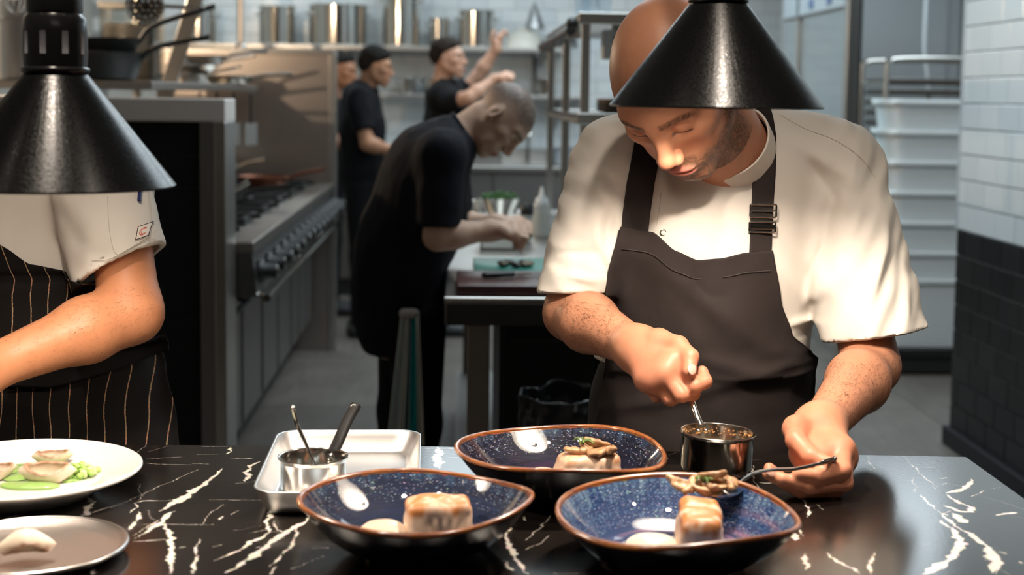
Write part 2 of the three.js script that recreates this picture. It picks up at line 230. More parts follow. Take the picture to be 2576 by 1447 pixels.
// ---------- the pass ----------
{
  const veins = [
[0.011,0.95,[-0.309,1.898],[-0.312,1.856],[-0.317,1.822],[-0.326,1.796],[-0.332,1.765],[-0.342,1.734],[-0.346,1.714],[-0.351,1.699]],
[0.013,0.95,[-0.314,1.826],[-0.322,1.803],[-0.328,1.777],[-0.339,1.740],[-0.348,1.708]],
[0.01,0.95,[-0.331,1.702],[-0.338,1.682],[-0.340,1.654],[-0.345,1.633],[-0.355,1.594]],
[0.004,0.8,[-0.334,1.694],[-0.345,1.660],[-0.354,1.628],[-0.360,1.604]],
[0.004,0.8,[-0.333,1.753],[-0.350,1.745],[-0.377,1.745],[-0.384,1.737],[-0.380,1.716],[-0.383,1.705],[-0.382,1.693]],
[0.0025,0.7,[-0.339,1.891],[-0.361,1.835],[-0.378,1.796],[-0.394,1.752],[-0.409,1.722],[-0.430,1.693]],
[0.003,0.8,[-0.400,1.728],[-0.413,1.713],[-0.424,1.701],[-0.428,1.693]],
[0.01,0.9,[-0.448,1.764],[-0.441,1.739],[-0.439,1.713],[-0.436,1.693],[-0.430,1.687],[-0.437,1.683]],
[0.009,0.9,[-0.374,1.699],[-0.369,1.682],[-0.368,1.660],[-0.367,1.643],[-0.369,1.627]],
[0.002,0.5,[-0.401,1.822],[-0.394,1.789],[-0.385,1.764],[-0.382,1.746]],
[0.002,0.5,[-0.367,1.705],[-0.355,1.676],[-0.345,1.660]],
[0.003,0.85,[-0.415,1.922],[-0.388,1.919],[-0.368,1.915],[-0.353,1.915]],
[0.003,0.7,[-0.351,1.923],[-0.341,1.921],[-0.330,1.919]],
[0.003,0.7,[-0.416,1.946],[-0.404,1.949],[-0.394,1.954],[-0.370,1.959]],
[0.003,0.7,[-0.356,2.015],[-0.335,2.017],[-0.317,2.019]],
[0.007,0.8,[-0.314,2.015],[-0.312,1.988],[-0.315,1.974]],
[0.003,0.7,[-0.305,1.953],[-0.289,1.948],[-0.273,1.951]],
[0.002,0.6,[-0.354,1.971],[-0.339,1.973],[-0.326,1.974]],
[0.009,0.85,[-0.264,1.936],[-0.271,1.913],[-0.273,1.877],[-0.268,1.857],[-0.268,1.833]],
[0.002,0.4,[-0.425,1.986],[-0.416,1.998],[-0.400,2.022]],
[0.0025,0.55,[-0.299,1.750],[-0.277,1.749],[-0.257,1.750],[-0.228,1.746]],
[0.008,0.9,[-0.230,1.767],[-0.224,1.741],[-0.218,1.718],[-0.218,1.694],[-0.217,1.661],[-0.211,1.634],[-0.209,1.618],[-0.214,1.602],[-0.226,1.582],[-0.234,1.552],[-0.246,1.533],[-0.255,1.517]],
[0.004,0.7,[-0.210,1.661],[-0.202,1.634],[-0.195,1.613]],
[0.011,0.95,[-0.170,1.686],[-0.174,1.655],[-0.180,1.647],[-0.184,1.634],[-0.190,1.618],[-0.200,1.592],[-0.211,1.553],[-0.220,1.519],[-0.229,1.492],[-0.240,1.477]],
[0.009,0.9,[-0.180,1.639],[-0.191,1.621],[-0.202,1.587],[-0.215,1.543],[-0.226,1.506]],
[0.006,0.85,[-0.181,1.645],[-0.179,1.613],[-0.178,1.577],[-0.185,1.548],[-0.189,1.520],[-0.194,1.497]],
[0.006,0.85,[-0.187,1.499],[-0.192,1.472]],
[0.009,0.9,[-0.335,1.654],[-0.326,1.628],[-0.315,1.592],[-0.307,1.557],[-0.302,1.519],[-0.292,1.472]],
[0.006,0.8,[-0.285,1.592],[-0.283,1.562],[-0.275,1.533],[-0.273,1.492],[-0.271,1.472]],
[0.004,0.8,[-0.354,1.584],[-0.336,1.587],[-0.320,1.592]],
[0.003,0.6,[-0.369,1.646],[-0.347,1.649],[-0.331,1.649],[-0.310,1.646],[-0.290,1.648],[-0.275,1.647]],
[0.003,0.6,[-0.280,1.729],[-0.287,1.700],[-0.290,1.677],[-0.288,1.649]],
[0.005,0.8,[-0.258,1.703],[-0.264,1.685]],
[0.006,0.8,[-0.273,1.680],[-0.274,1.666]],
[0.004,0.7,[-0.257,1.572],[-0.265,1.564]],
[0.004,0.6,[-0.295,1.564],[-0.301,1.562]],
[0.004,0.6,[-0.213,1.565],[-0.220,1.560]],
[0.003,0.6,[-0.197,1.618],[-0.217,1.626],[-0.231,1.615]],
[0.006,0.8,[-0.497,1.712],[-0.504,1.698],[-0.512,1.681],[-0.525,1.661]],
[0.006,0.8,[-0.187,1.733],[-0.193,1.727],[-0.197,1.709]],
[0.004,0.5,[-0.158,1.559],[-0.144,1.562],[-0.137,1.560]],
[0.006,0.7,[-0.375,1.496],[-0.373,1.472]],
[0.009,0.9,[0.069,1.660],[0.062,1.635],[0.058,1.619],[0.060,1.598],[0.060,1.563],[0.064,1.534],[0.071,1.506],[0.078,1.473]],
[0.006,0.8,[0.052,1.520],[0.059,1.497],[0.066,1.488]],
[0.003,0.7,[0.119,1.700],[0.108,1.663],[0.096,1.630],[0.079,1.588]],
[0.003,0.7,[0.107,1.606],[0.096,1.578],[0.086,1.568],[0.079,1.556]],
[0.004,0.7,[0.084,1.685],[0.083,1.663]],
[0.016,0.9,[-0.024,2.020],[-0.023,1.984],[-0.024,1.946],[-0.020,1.902]],
[0.003,0.7,[-0.046,2.007],[-0.031,2.012],[0.008,2.007]],
[0.004,0.8,[-0.017,1.957],[0.001,1.961],[0.016,1.965]],
[0.002,0.6,[0.103,1.479],[0.124,1.477],[0.147,1.476]],
[0.012,0.9,[0.167,1.554],[0.160,1.525],[0.160,1.497],[0.164,1.475]],
[0.004,0.8,[0.103,1.477],[0.130,1.476],[0.142,1.475],[0.150,1.488]],
[0.005,0.85,[0.287,1.866],[0.289,1.856],[0.308,1.860],[0.335,1.852],[0.370,1.853]],
[0.004,0.8,[0.404,1.922],[0.396,1.878],[0.390,1.837],[0.390,1.810]],
[0.004,0.8,[0.394,1.838],[0.402,1.833],[0.415,1.834]],
[0.005,0.85,[0.381,1.871],[0.378,1.847]],
[0.006,0.8,[0.495,1.821],[0.504,1.819]],
[0.005,0.8,[0.438,1.772],[0.434,1.741],[0.430,1.705],[0.420,1.679]],
[0.003,0.7,[0.472,1.778],[0.473,1.750]],
[0.003,0.6,[0.445,1.735],[0.448,1.711]],
[0.005,0.7,[0.410,1.696],[0.406,1.665],[0.399,1.632],[0.399,1.605]],
[0.012,0.85,[0.390,1.618],[0.387,1.590]],
[0.002,0.6,[0.261,1.887],[0.265,1.866],[0.272,1.863]],
[0.003,0.4,[0.326,2.009],[0.300,1.981],[0.282,1.935],[0.267,1.905]],
[0.01,0.9,[0.387,1.545],[0.379,1.515],[0.379,1.503],[0.372,1.487]],
[0.008,0.85,[0.410,1.547],[0.413,1.528],[0.416,1.517],[0.420,1.503],[0.425,1.487],[0.428,1.475]],
[0.007,0.8,[0.464,1.549],[0.450,1.511],[0.440,1.491],[0.438,1.473]],
[0.004,0.6,[0.561,1.989],[0.548,1.941],[0.544,1.921],[0.543,1.895]],
[0.004,0.7,[0.579,1.978],[0.570,1.941],[0.567,1.915],[0.566,1.902]],
[0.0015,0.5,[0.553,1.941],[0.557,1.908],[0.563,1.889]],
[0.004,0.55,[0.629,1.979],[0.626,1.942],[0.624,1.893],[0.622,1.865],[0.622,1.834],[0.619,1.805]],
[0.003,0.5,[0.607,1.865],[0.599,1.840],[0.596,1.816],[0.584,1.787]],
[0.012,0.85,[0.683,1.856],[0.672,1.835],[0.658,1.811],[0.640,1.796],[0.624,1.788]],
[0.01,0.8,[0.624,1.782],[0.624,1.760],[0.628,1.743],[0.634,1.722],[0.631,1.706],[0.618,1.706],[0.610,1.727],[0.605,1.732]],
[0.018,0.85,[0.604,1.701],[0.603,1.685],[0.605,1.670],[0.606,1.660]],
[0.006,0.8,[0.587,1.779],[0.588,1.748],[0.586,1.711]],
[0.009,0.9,[0.589,1.709],[0.588,1.675],[0.589,1.646],[0.594,1.622],[0.597,1.589],[0.598,1.558],[0.592,1.516],[0.572,1.473]],
[0.017,0.95,[0.583,1.641],[0.579,1.612],[0.572,1.580],[0.554,1.545],[0.529,1.511],[0.508,1.487],[0.494,1.473]],
[0.006,0.7,[0.577,1.670],[0.578,1.650],[0.582,1.638]],
[0.006,0.6,[0.594,1.690],[0.590,1.696],[0.606,1.711]],
[0.016,0.9,[0.595,1.567],[0.590,1.533],[0.587,1.512],[0.571,1.479]],
[0.01,0.7,[0.654,1.691],[0.669,1.699],[0.684,1.701]],
[0.0015,0.45,[0.664,1.777],[0.680,1.755],[0.696,1.712]],
[0.004,0.6,[0.651,1.771],[0.671,1.791],[0.680,1.803]],
[0.003,0.5,[0.690,1.809],[0.707,1.815]],
[0.003,0.5,[0.623,1.817],[0.635,1.829],[0.644,1.838]],
[0.004,0.5,[0.637,1.856],[0.651,1.862]],
[0.004,0.5,[0.639,1.912],[0.655,1.916]],
[0.005,0.6,[0.606,1.552],[0.615,1.545]],
[0.005,0.5,[0.527,1.580],[0.535,1.573]],
[0.004,0.5,[0.575,1.522],[0.587,1.524]],
[0.006,0.6,[0.613,1.516],[0.617,1.512]],
[0.0015,0.4,[0.671,1.691],[0.682,1.676]]];
  const X0 = -1.35, X1 = 0.72, Z0 = 1.0, Z1 = 2.03, tw = 2048, th = 1024;
  const marble = canvasTex(tw, th, (c, w, h) => {
    c.fillStyle = '#171311'; c.fillRect(0, 0, w, h);
    for (let i = 0; i < 900; i++) { const x = rnd() * w, y = rnd() * h, l = rr(20, 190), a = rr(0.02, 0.09), b = rnd(); c.fillStyle = b < 0.5 ? `rgba(40,34,31,${a})` : `rgba(8,7,7,${a})`; c.beginPath(); c.ellipse(x, y, l, rr(3, 22), rr(-0.25, 0.25), 0, 7); c.fill(); }
    for (let i = 0; i < 5200; i++) { c.fillStyle = `rgba(${rnd() < 0.5 ? '90,80,74' : '5,5,5'},${rr(0.05, 0.2)})`; c.fillRect(rnd() * w, rnd() * h, rr(1, 9), 1); }
    const px = x => (x - X0) / (X1 - X0) * w, py = z => (z - Z0) / (Z1 - Z0) * h;
    const stroke = (pts, wd, a) => {                 // a ragged ribbon made of short slabs
      for (let k = 0; k < pts.length - 1; k++) { const [xa, za] = pts[k], [xb, zb] = pts[k + 1], n = Math.max(2, Math.ceil(Math.hypot(xb - xa, zb - za) / 0.0014));
        for (let i = 0; i < n; i++) { const t = i / n, x = lerp(xa, xb, t), z = lerp(za, zb, t), j = nz(x * 160, z * 160, 2) * 0.0022 + nz(x * 40, z * 40, 5) * 0.004, s = (k + t) / (pts.length - 1), tp = Math.min(1, 4 * Math.min(s, 1 - s) + 0.25), q = wd * tp * (0.75 + 0.7 * nz(x * 55, z * 55, 9));
          c.fillStyle = `rgba(${212 + rr(-22, 10)},${205 + rr(-22, 10)},${196 + rr(-22, 10)},${Math.min(1, a * 1.35) * rr(0.75, 1)})`; const ee = nz(x * 420, z * 420, 4) * 0.5; c.beginPath(); c.ellipse(px(x + j + ee * q), py(z + j * 0.6), Math.max(0.8, q / (X1 - X0) * w * 0.34), Math.max(0.7, q / (Z1 - Z0) * h * 0.36), 0, 0, 7); c.fill(); if (q > 0.003 && rnd() < 0.25) { const s2 = rr(-1, 1); c.globalAlpha = 0.5; c.fillRect(px(x + j + s2 * q * 0.9), py(z + rr(-1, 1) * q * 0.8), rr(1, 3), 1.2); c.globalAlpha = 1; } } } };
    for (const [wd, a, ...p] of veins) stroke(p, wd, a);
    for (let i = 0; i < 46; i++) { let x = rr(-1.3, 0.7), z = rr(1.05, 2.0); const p = [[x, z]], d = rr(-0.4, 2.4); for (let k = 0; k < 5; k++) { x += Math.cos(d) * 0.012 + rr(-0.008, 0.008); z += Math.sin(d) * 0.012 + rr(-0.006, 0.006); p.push([x, z]); } stroke(p, rr(0.0004, 0.0011), rr(0.2, 0.55)); }
  });
  const o = thing('pass_counter', 'dark marble pass counter with white veins along the foreground', 'counter', [0, 0, 0]);
  const sh = new THREE.Shape(); sh.moveTo(X0, 1.0); sh.lineTo(0.716, 1.0); sh.lineTo(0.716, 1.973); sh.lineTo(-0.049, 2.023); sh.lineTo(X0, 2.028); sh.closePath();
  const g = new THREE.ExtrudeGeometry(sh, { depth: 0.034, bevelEnabled: true, bevelSize: 0.003, bevelThickness: 0.003, bevelSegments: 2 }).rotateX(-PI / 2).translate(0, 0.863, 0);
  const p = g.attributes.position, u = new Float32Array(p.count * 2); for (let i = 0; i < p.count; i++) { u[2 * i] = (p.getX(i) - X0) / (X1 - X0); u[2 * i + 1] = 1 - (-p.getZ(i) - Z0) / (Z1 - Z0); } g.setAttribute('uv', new THREE.BufferAttribute(u, 2));
  part(o, 'worktop', g, mat(0xffffff, 0.17, 0, { map: marble, bumpMap: rep(grain, 6, 3), bumpScale: 0.00006 }));
  part(o, 'base', box(X0 + 0.02, 0.69, 0, 0.862, -1.06, -1.72), mat([0.03, 0.028, 0.026], 0.7));
}

// ---------- kitchen behind: cooking line ----------
{ // low wall clad in black tiles with a steel capping
  const o = thing('tiled_end_wall', 'low black tiled wall with brushed steel cap and corner post left of the stove', 'low wall', [0, 0, -4.45]);
  part(o, 'core', box(-1.79, -0.79, 0, 1.30, -0.02, -0.16), M.grout);
  const full = bevTile(0.197, 0.097, 0.008, 0.002), half = bevTile(0.097, 0.097, 0.008, 0.002);
  for (let r = 0; r < 13; r++) for (let c = 0; c < 5; c++) { const h = r % 2 === 1 && c === 0, t = part(o, 'black_tile', h ? half : full, tileBlack[(r * 3 + c) % 3]); t.position.set(-0.79 - (r % 2 ? (c ? c * 0.2 : 0.05) : 0.1 + c * 0.2), 1.25 - r * 0.1, -0.02); t.rotation.y = rr(-0.006, 0.006); }
  part(o, 'steel_cap', box(-1.79, -0.707, 1.30, 1.372, 0.0, -0.2, 0.006), mat([0.70, 0.64, 0.60], 0.4, 0.2));
  part(o, 'corner_post', [box(-0.785, -0.742, 0, 1.302, 0.0, -0.05, 0.003)], M.steelDark);
  part(o, 'side_panel', [box(-0.742, -0.707, 0, 1.302, 0.003, -0.2, 0.004)], M.steel);
}
const knobG = [lathe([[0.0001, 0.045], [0.016, 0.045], [0.019, 0.040], [0.021, 0.012], [0.028, 0.010], [0.028, 0]], 24).rotateZ(-PI / 2), box(0.03, 0.05, -0.004, 0.004, -0.018, 0.018, 0.003)];
const stovePanel = mat([0.20, 0.195, 0.19], 0.32, 1), stoveDoor = mat([0.26, 0.25, 0.24], 0.4, 1), stoveTop = mat([0.33, 0.30, 0.27], 0.36, 1);
const capG = lathe([[0.0001, 0.0465], [0.0145, 0.0465], [0.0165, 0.0440], [0.0165, 0.030]], 20).rotateZ(-PI / 2);
function range(z0, z1, label, doors, burners) {
  const o = thing('stove', label, 'stove', [0, 0, z0]); const L = z1 - z0, xf = -0.68;
  part(o, 'body', box(-1.5, -0.80, 0.17, 0.86, 0, L), M.iron);
  part(o, 'hob', [box(-1.5, -0.72, 0.86, 0.905, 0, L, 0.008), box(-0.74, -0.655, 0.872, 0.912, 0, L, 0.006)], stoveTop);
  const sh = new THREE.Shape(); sh.moveTo(-0.80, 0.72); sh.lineTo(-0.645, 0.735); sh.lineTo(-0.66, 0.872); sh.lineTo(-0.80, 0.872); sh.closePath();
  part(o, 'control_panel', new THREE.ExtrudeGeometry(sh, { depth: -L, bevelEnabled: false }).translate(0, 0, L), stovePanel);
  part(o, 'towel_rail', [rod([-0.615, 0.728, -0.01], [-0.615, 0.728, L + 0.01], 0.013), rod([-0.66, 0.735, -0.06], [-0.615, 0.728, -0.06], 0.009), rod([-0.66, 0.735, L + 0.06], [-0.615, 0.728, L + 0.06], 0.009)], M.polished);
  part(o, 'kick', box(-1.5, -0.87, 0, 0.17, 0, L), M.iron);
  const n = doors, dw = -L / n;
  for (let i = 0; i < n; i++) { const zc = -dw * (i + 0.5); const d = part(o, 'door', [box(-0.80, -0.772, 0.19, 0.70, zc - dw / 2 + 0.028, zc + dw / 2 - 0.028, 0.006)], stoveDoor); part(d, 'handle', [rod([-0.735, 0.66, zc - dw * 0.36], [-0.735, 0.66, zc + dw * 0.36], 0.009), rod([-0.775, 0.66, zc - dw * 0.32], [-0.735, 0.66, zc - dw * 0.32], 0.006), rod([-0.775, 0.66, zc + dw * 0.32], [-0.735, 0.66, zc + dw * 0.32], 0.006)], M.blackPlastic); }
  const kn = Math.round(-L / 0.2); for (let i = 0; i < kn; i++) { const k = part(o, 'knob', knobG, M.blackPlastic); part(k, 'knob_cap', capG, M.polished); k.position.set(-0.652, 0.805, -(i + 0.5) * (-L / kn)); k.rotation.x = rr(-0.8, 0.8); k.scale.setScalar(1.35); }
  for (let i = 0; i < burners; i++) for (let j = 0; j < 2; j++) {
    const bx = -1.28 + j * 0.34, bz = -(i + 0.5) * (-L / burners), gr = [];
    for (let a = 0; a < 4; a++) { const c = Math.cos(a * PI / 2 + PI / 4), s = Math.sin(a * PI / 2 + PI / 4); gr.push(box(-0.008, 0.008, 0.918, 0.936, 0.03, 0.2).rotateY(a * PI / 2).translate(bx, 0, bz)); }
    for (const s of [-1, 1]) gr.push(box(bx - 0.16, bx + 0.16, 0.905, 0.93, bz + s * 0.155 - 0.008, bz + s * 0.155 + 0.008), box(bx + s * 0.155 - 0.008, bx + s * 0.155 + 0.008, 0.905, 0.93, bz - 0.16, bz + 0.16));
    part(o, 'grate', gr, M.iron); part(o, 'burner', lathe([[0.0001, 0.922], [0.04, 0.922], [0.045, 0.912], [0.055, 0.905]], 24).translate(bx, 0, bz), M.iron);
  }
  return o;
}
range(-4.68, -5.75, 'steel gas stove nearest the black tiled end wall', 2, 2);
range(-5.76, -6.76, 'steel gas stove in the middle of the cooking line', 2, 2);
range(-6.77, -7.74, 'steel gas stove at the far end beside the divider panel', 3, 2);
{ // upright steel divider at the end of the line
  const o = thing('steel_divider', 'tall stainless divider panel standing at the far end of the stoves', 'panel', [0, 0, -7.8]);
  part(o, 'sheet', box(-1.6, -0.69, 0.0, 1.60, 0.01, -0.01), mat([0.50, 0.44, 0.40], 0.32, 1));
  part(o, 'edge_post', [box(-0.69, -0.648, 0, 1.60, 0.022, -0.022, 0.006)], M.steel);
  part(o, 'top_rail', [box(-1.6, -0.65, 1.592, 1.615, 0.02, -0.02, 0.005)], M.steel);
}
{ // gantry over the stoves
  const o = thing('gantry_shelf', 'stainless gantry shelf over the stoves crowded with pans', 'shelf', [0, 0, 0]);
  part(o, 'deck', [box(-1.66, -1.04, 1.395, 1.425, -5.0, -7.6, 0.004)], M.steel);
  for (const z of [-5.05, -7.5]) for (const x of [-1.64]) part(o, 'post', box(x - 0.018, x + 0.018, 0.906, 2.09, z - 0.018, z + 0.018, 0.003), M.steel);
  part(o, 'brace', [box(-0.03, 0.03, -0.30, 0.30, -0.012, 0.012, 0.003).rotateZ(-0.30).translate(-1.12, 1.55, -5.9)], M.steel);
}
function panAt(label, x, y, z, R, h, m, ha, hl, lift, group, turnPan = [0, 0, 0]) {
  const o = thing('frying_pan', label, 'pan', [x, y, z], 0, group); o.rotation.set(...turnPan);
  part(o, 'pan_body', lathe([[0.0001, 0], [R * 0.68, 0], [R * 0.8, h * 0.12], [R, h], [R * 0.985, h + 0.002], [R * 0.78, h * 0.2], [R * 0.66, 0.004], [0.0001, 0.004]], 36), m);
  const c = Math.cos(ha), s = Math.sin(ha); part(o, 'handle', pipe([[c * R * 0.95, h * 0.8, s * R * 0.95], [c * (R + 0.05), h * 0.9 + lift * 0.4, s * (R + 0.05)], [c * (R + hl), h * 0.8 + lift, s * (R + hl)]], 0.009, 20, 8), m); return o;
}
panAt('black iron wok with long handle raised to the right on the gantry', -1.27, 1.425, -5.25, 0.15, 0.10, M.iron, 0.12, 0.24, 0.08);
panAt('black frying pan resting inside the wok with its handle pointing right', -1.27, 1.527, -5.3, 0.13, 0.05, M.iron, 0.10, 0.27, 0.13);
panAt('steel frying pan in the pile on the gantry, lowest one', -1.36, 1.425, -7.30, 0.14, 0.045, M.steel, 0.5, 0.2, 0.05);
panAt('steel frying pan in the pile on the gantry, stacked over the lowest', -1.33, 1.473, -7.32, 0.13, 0.045, M.polished, 0.2, 0.2, 0.06);
panAt('dark frying pan on top of the pile on the gantry', -1.27, 1.521, -7.30, 0.12, 0.045, M.steelDark, -0.3, 0.2, 0.04);
panAt('shallow steel pan tipped on the gantry beside the pile', -1.10, 1.426, -7.05, 0.12, 0.04, M.polished, -0.1, 0.18, 0.02);
panAt('steel saute pan left on the nearest burner with its handle up', -0.98, 0.937, -5.0, 0.12, 0.055, M.polished, 0.2, 0.16, 0.11);
panAt('black skillet on the middle stove', -1.0, 0.937, -6.15, 0.14, 0.04, M.iron, 0.4, 0.2, 0.04);
panAt('black skillet with copper handle on the far stove', -0.94, 0.937, -7.1, 0.13, 0.045, mat([0.25, 0.09, 0.05], 0.4, 0.6), 0.15, 0.17, 0.05);
panAt('steel saucepan on the far burner by the divider', -1.2, 0.937, -7.3, 0.11, 0.09, M.polished, 0.3, 0.15, 0.05);
{ const o = thing('tongs', 'steel tongs propped up on the nearest stove', 'tongs', [-0.95, 0.995, -5.05]); for (const s of [-1, 1]) part(o, 'arm', box(-0.004, 0.004, 0, 0.2, s * 0.012 - 0.006, s * 0.012 + 0.006, 0.002).rotateZ(0.45 + s * 0.06), M.polished); part(o, 'hinge', rod([-0.09, 0.18, -0.02], [-0.09, 0.18, 0.02], 0.008), M.polished); }
{ // hood above the line with its lamps
  const o = thing('extraction_hood', 'stainless extraction hood over the cooking line', 'hood', [0, 0, 0]);
  const sh = new THREE.Shape(); sh.moveTo(-2.0, 2.1); sh.lineTo(-0.55, 2.1); sh.lineTo(-0.55, 2.2); sh.lineTo(-0.9, 2.7); sh.lineTo(-2.0, 2.7); sh.closePath();
  part(o, 'canopy', new THREE.ExtrudeGeometry(sh, { depth: 3.0, bevelEnabled: false }).translate(0, 0, -8.0), M.steelDark);
  for (const [x, z] of [[-1.88, -5.7]]) {
    const l = part(o, 'hood_lamp', lathe([[0.0001, -0.05], [0.04, -0.045], [0.055, -0.01], [0.055, 0]], 20).translate(x, 2.1, z), mat([0.9, 0.9, 0.9], 0.5, 0, { emissive: new THREE.Color().setRGB(1, 0.76, 0.52), emissiveIntensity: 9 }));
    const p = new THREE.PointLight(new THREE.Color().setRGB(1, 0.76, 0.52), HOODLAMP, 0, 2); p.position.set(x, 2.02, z); p.castShadow = true; p.shadow.radius = 1.2; o.add(p);
  }
}
for (let i = 0; i < 4; i++) { const o = thing('spatula', ['leftmost', 'second from the left', 'third from the left', 'rightmost'][i] + ' steel spatula hanging under the gantry by the divider', 'spatula', [-1.30 + i * 0.085, 1.392, -7.38], 0.2 * i, 'spatulas under the gantry'); part(o, 'handle', rod([0, -0.16, 0], [0, -0.006, 0], 0.006), M.blackPlastic); part(o, 'blade', box(-0.035, 0.035, -0.27, -0.16, -0.002, 0.002, 0.001), M.steel); part(o, 'hook', new THREE.TorusGeometry(0.006, 0.0015, 6, 16).translate(0, 0.0, 0), M.steel); }
// utensils hung in front of the gantry
{ const o = thing('utensil_rail', 'steel hanging rail above the black tiled end wall', 'rail', [0, 0, -4.75]); part(o, 'bar', rod([-1.75, 1.80, 0], [-0.85, 1.80, 0], 0.01), M.steel); for (const x of [-1.7, -0.9]) part(o, 'hanger', rod([x, 1.80, 0], [x, 2.72, 0], 0.008), M.steel); }
function skimmer(label, x, y, R, m, holes, ang, hl) {
  const o = thing('skimmer', label, 'skimmer', [x, y, -4.72], 0, 'skimmers on the hanging rail');
  const sh = new THREE.Shape(); sh.absarc(0, 0, R, 0, 2 * PI); if (holes) { for (let r = 0; r < 3; r++) { const n = [22, 12, 6][r], q = R * [0.88, 0.58, 0.28][r]; for (let i = 0; i < n; i++) { const h = new THREE.Path(); h.absarc(q * Math.cos(i / n * 2 * PI), q * Math.sin(i / n * 2 * PI), 0.0026, 0, 2 * PI, true); sh.holes.push(h); } } }
  const g = new THREE.ExtrudeGeometry(sh, { depth: 0.0015, bevelEnabled: false, curveSegments: 24 }); const p = g.attributes.position; for (let i = 0; i < p.count; i++) { const d = Math.hypot(p.getX(i), p.getY(i)) / R; p.setZ(i, p.getZ(i) - 0.018 * (1 - d * d)); } g.computeVertexNormals();
  part(o, 'disc', g, m); const c = Math.cos(ang), s = Math.sin(ang);
  part(o, 'handle', pipe([[c * R * 0.9, s * R * 0.9, 0.004], [c * (R + hl * 0.5), s * (R + hl * 0.5), 0.006], [c * (R + hl), s * (R + hl), 0.006]], 0.006, 16, 8), M.steel);
  part(o, 'hook', pipe([[c * (R + hl), s * (R + hl), 0.006], [c * (R + hl) + 0.012, s * (R + hl) + 0.004, 0.004], [c * (R + hl) + 0.006, s * (R + hl) + 0.016, -0.01], [0, 1.80 - y + 0.012, -0.03]], 0.002, 24, 6), M.steel);
}
skimmer('perforated steel skimmer with handle pointing right', -1.005, 1.665, 0.062, mat([0.30, 0.26, 0.23], 0.4, 1), true, -0.04, 0.11);
skimmer('dark ladle disc at the top edge, left of the perforated skimmer', -1.125, 1.745, 0.055, M.iron, false, 1.5, 0.04);
skimmer('dark ladle disc at the top edge, right of the perforated skimmer', -0.91, 1.745, 0.052, M.iron, false, 1.6, 0.04);
{ const o = thing('whisk', 'wire balloon whisk hanging in the top left corner', 'whisk', [-1.41, 1.66, -4.72]);
  for (let i = 0; i < 6; i++) { const a = i / 6 * PI, c = Math.cos(a), s = Math.sin(a); part(o, 'wire', pipe([[0, 0.14, 0], [c * 0.03, 0.07, s * 0.03], [c * 0.04, 0.01, s * 0.04], [0, -0.03, 0], [-c * 0.04, 0.01, -s * 0.04], [-c * 0.03, 0.07, -s * 0.03], [0, 0.14, 0]], 0.0013, 40, 5), M.polished); } part(o, 'handle', rod([0, 0.13, 0], [0, 0.15, 0], 0.01), M.steel); }
{ const o = thing('steel_bin', 'tall pale steel canister on the gantry at the left edge', 'canister', [-1.52, 1.425, -5.15]); part(o, 'shell', lathe([[0.0001, 0], [0.09, 0], [0.094, 0.006], [0.094, 0.26], [0.097, 0.265], [0.097, 0.275], [0.0001, 0.285]], 36), M.alu); part(o, 'rim_band', lathe([[0.094, 0.2], [0.0965, 0.203], [0.0965, 0.212], [0.094, 0.215]], 36), M.steel); }
{ const o = thing('glass_canister', 'square glass canister behind the neck of the near lamp', 'canister', [-1.35, 1.425, -6.1]); part(o, 'glass_wall', [box(-0.11, 0.11, 0, 0.30, -0.11, -0.105), box(-0.11, 0.11, 0, 0.30, 0.105, 0.11), box(-0.11, -0.105, 0, 0.30, -0.105, 0.105), box(0.105, 0.11, 0, 0.30, -0.105, 0.105)], mat([0.9, 0.9, 0.88], 0.05, 0, { transmission: 1, thickness: 0 })); part(o, 'base', box(-0.11, 0.11, 0, 0.01, -0.11, 0.11), M.steel); part(o, 'lid', box(-0.114, 0.114, 0.30, 0.325, -0.114, 0.114, 0.005), M.steel); part(o, 'dark_filling', box(-0.1, 0.1, 0.01, 0.24, -0.1, 0.1, 0.02), mat([0.03, 0.025, 0.02], 0.7)); }
{ const o = thing('rack_pole', 'slim steel pole rising in front of the pot shelf', 'pole', [-1.275, 0, -8.6]); part(o, 'tube', rod([0, 0, 0], [0, 2.72, 0], 0.021), mat([0.72, 0.62, 0.54], 0.35, 1)); part(o, 'foot', lathe([[0.0001, 0.0], [0.05, 0.0], [0.05, 0.008], [0.022, 0.02]], 20), M.steel); part(o, 'collar', lathe([[0.022, 1.61], [0.032, 1.62], [0.032, 1.66], [0.022, 1.67]], 20), M.steel); }

// ---------- far wall: shelves, pots, bench ----------
{ const o = thing('pot_shelf', 'long steel wall shelf carrying the row of stock pots', 'shelf', [0, 0, -10.48]); part(o, 'deck', [box(-2.3, 0.75, 1.685, 1.715, 0, 0.42, 0.004)], M.steel); for (let i = 0; i < 5; i++) { const x = -2.1 + i * 0.66; part(o, 'bracket', [box(x - 0.012, x + 0.012, 1.42, 1.685, 0, 0.02), box(x - 0.012, x + 0.012, 1.66, 1.685, 0, 0.38), box(-0.01, 0.01, -0.22, 0.22, -0.008, 0.008).rotateX(-0.78).translate(x, 1.56, 0.14)], M.steelDark); } }
{ const o = thing('lower_shelf', 'short steel wall shelf with small pots between the two far cooks', 'shelf', [0, 0, -10.48]); part(o, 'deck', box(-0.95, 0.9, 1.36, 1.385, 0, 0.32, 0.004), M.steel); for (const x of [-0.8, -0.1, 0.7]) part(o, 'bracket', [box(x - 0.01, x + 0.01, 1.16, 1.36, 0, 0.02), box(x - 0.01, x + 0.01, 1.34, 1.36, 0, 0.28)], M.steelDark); }
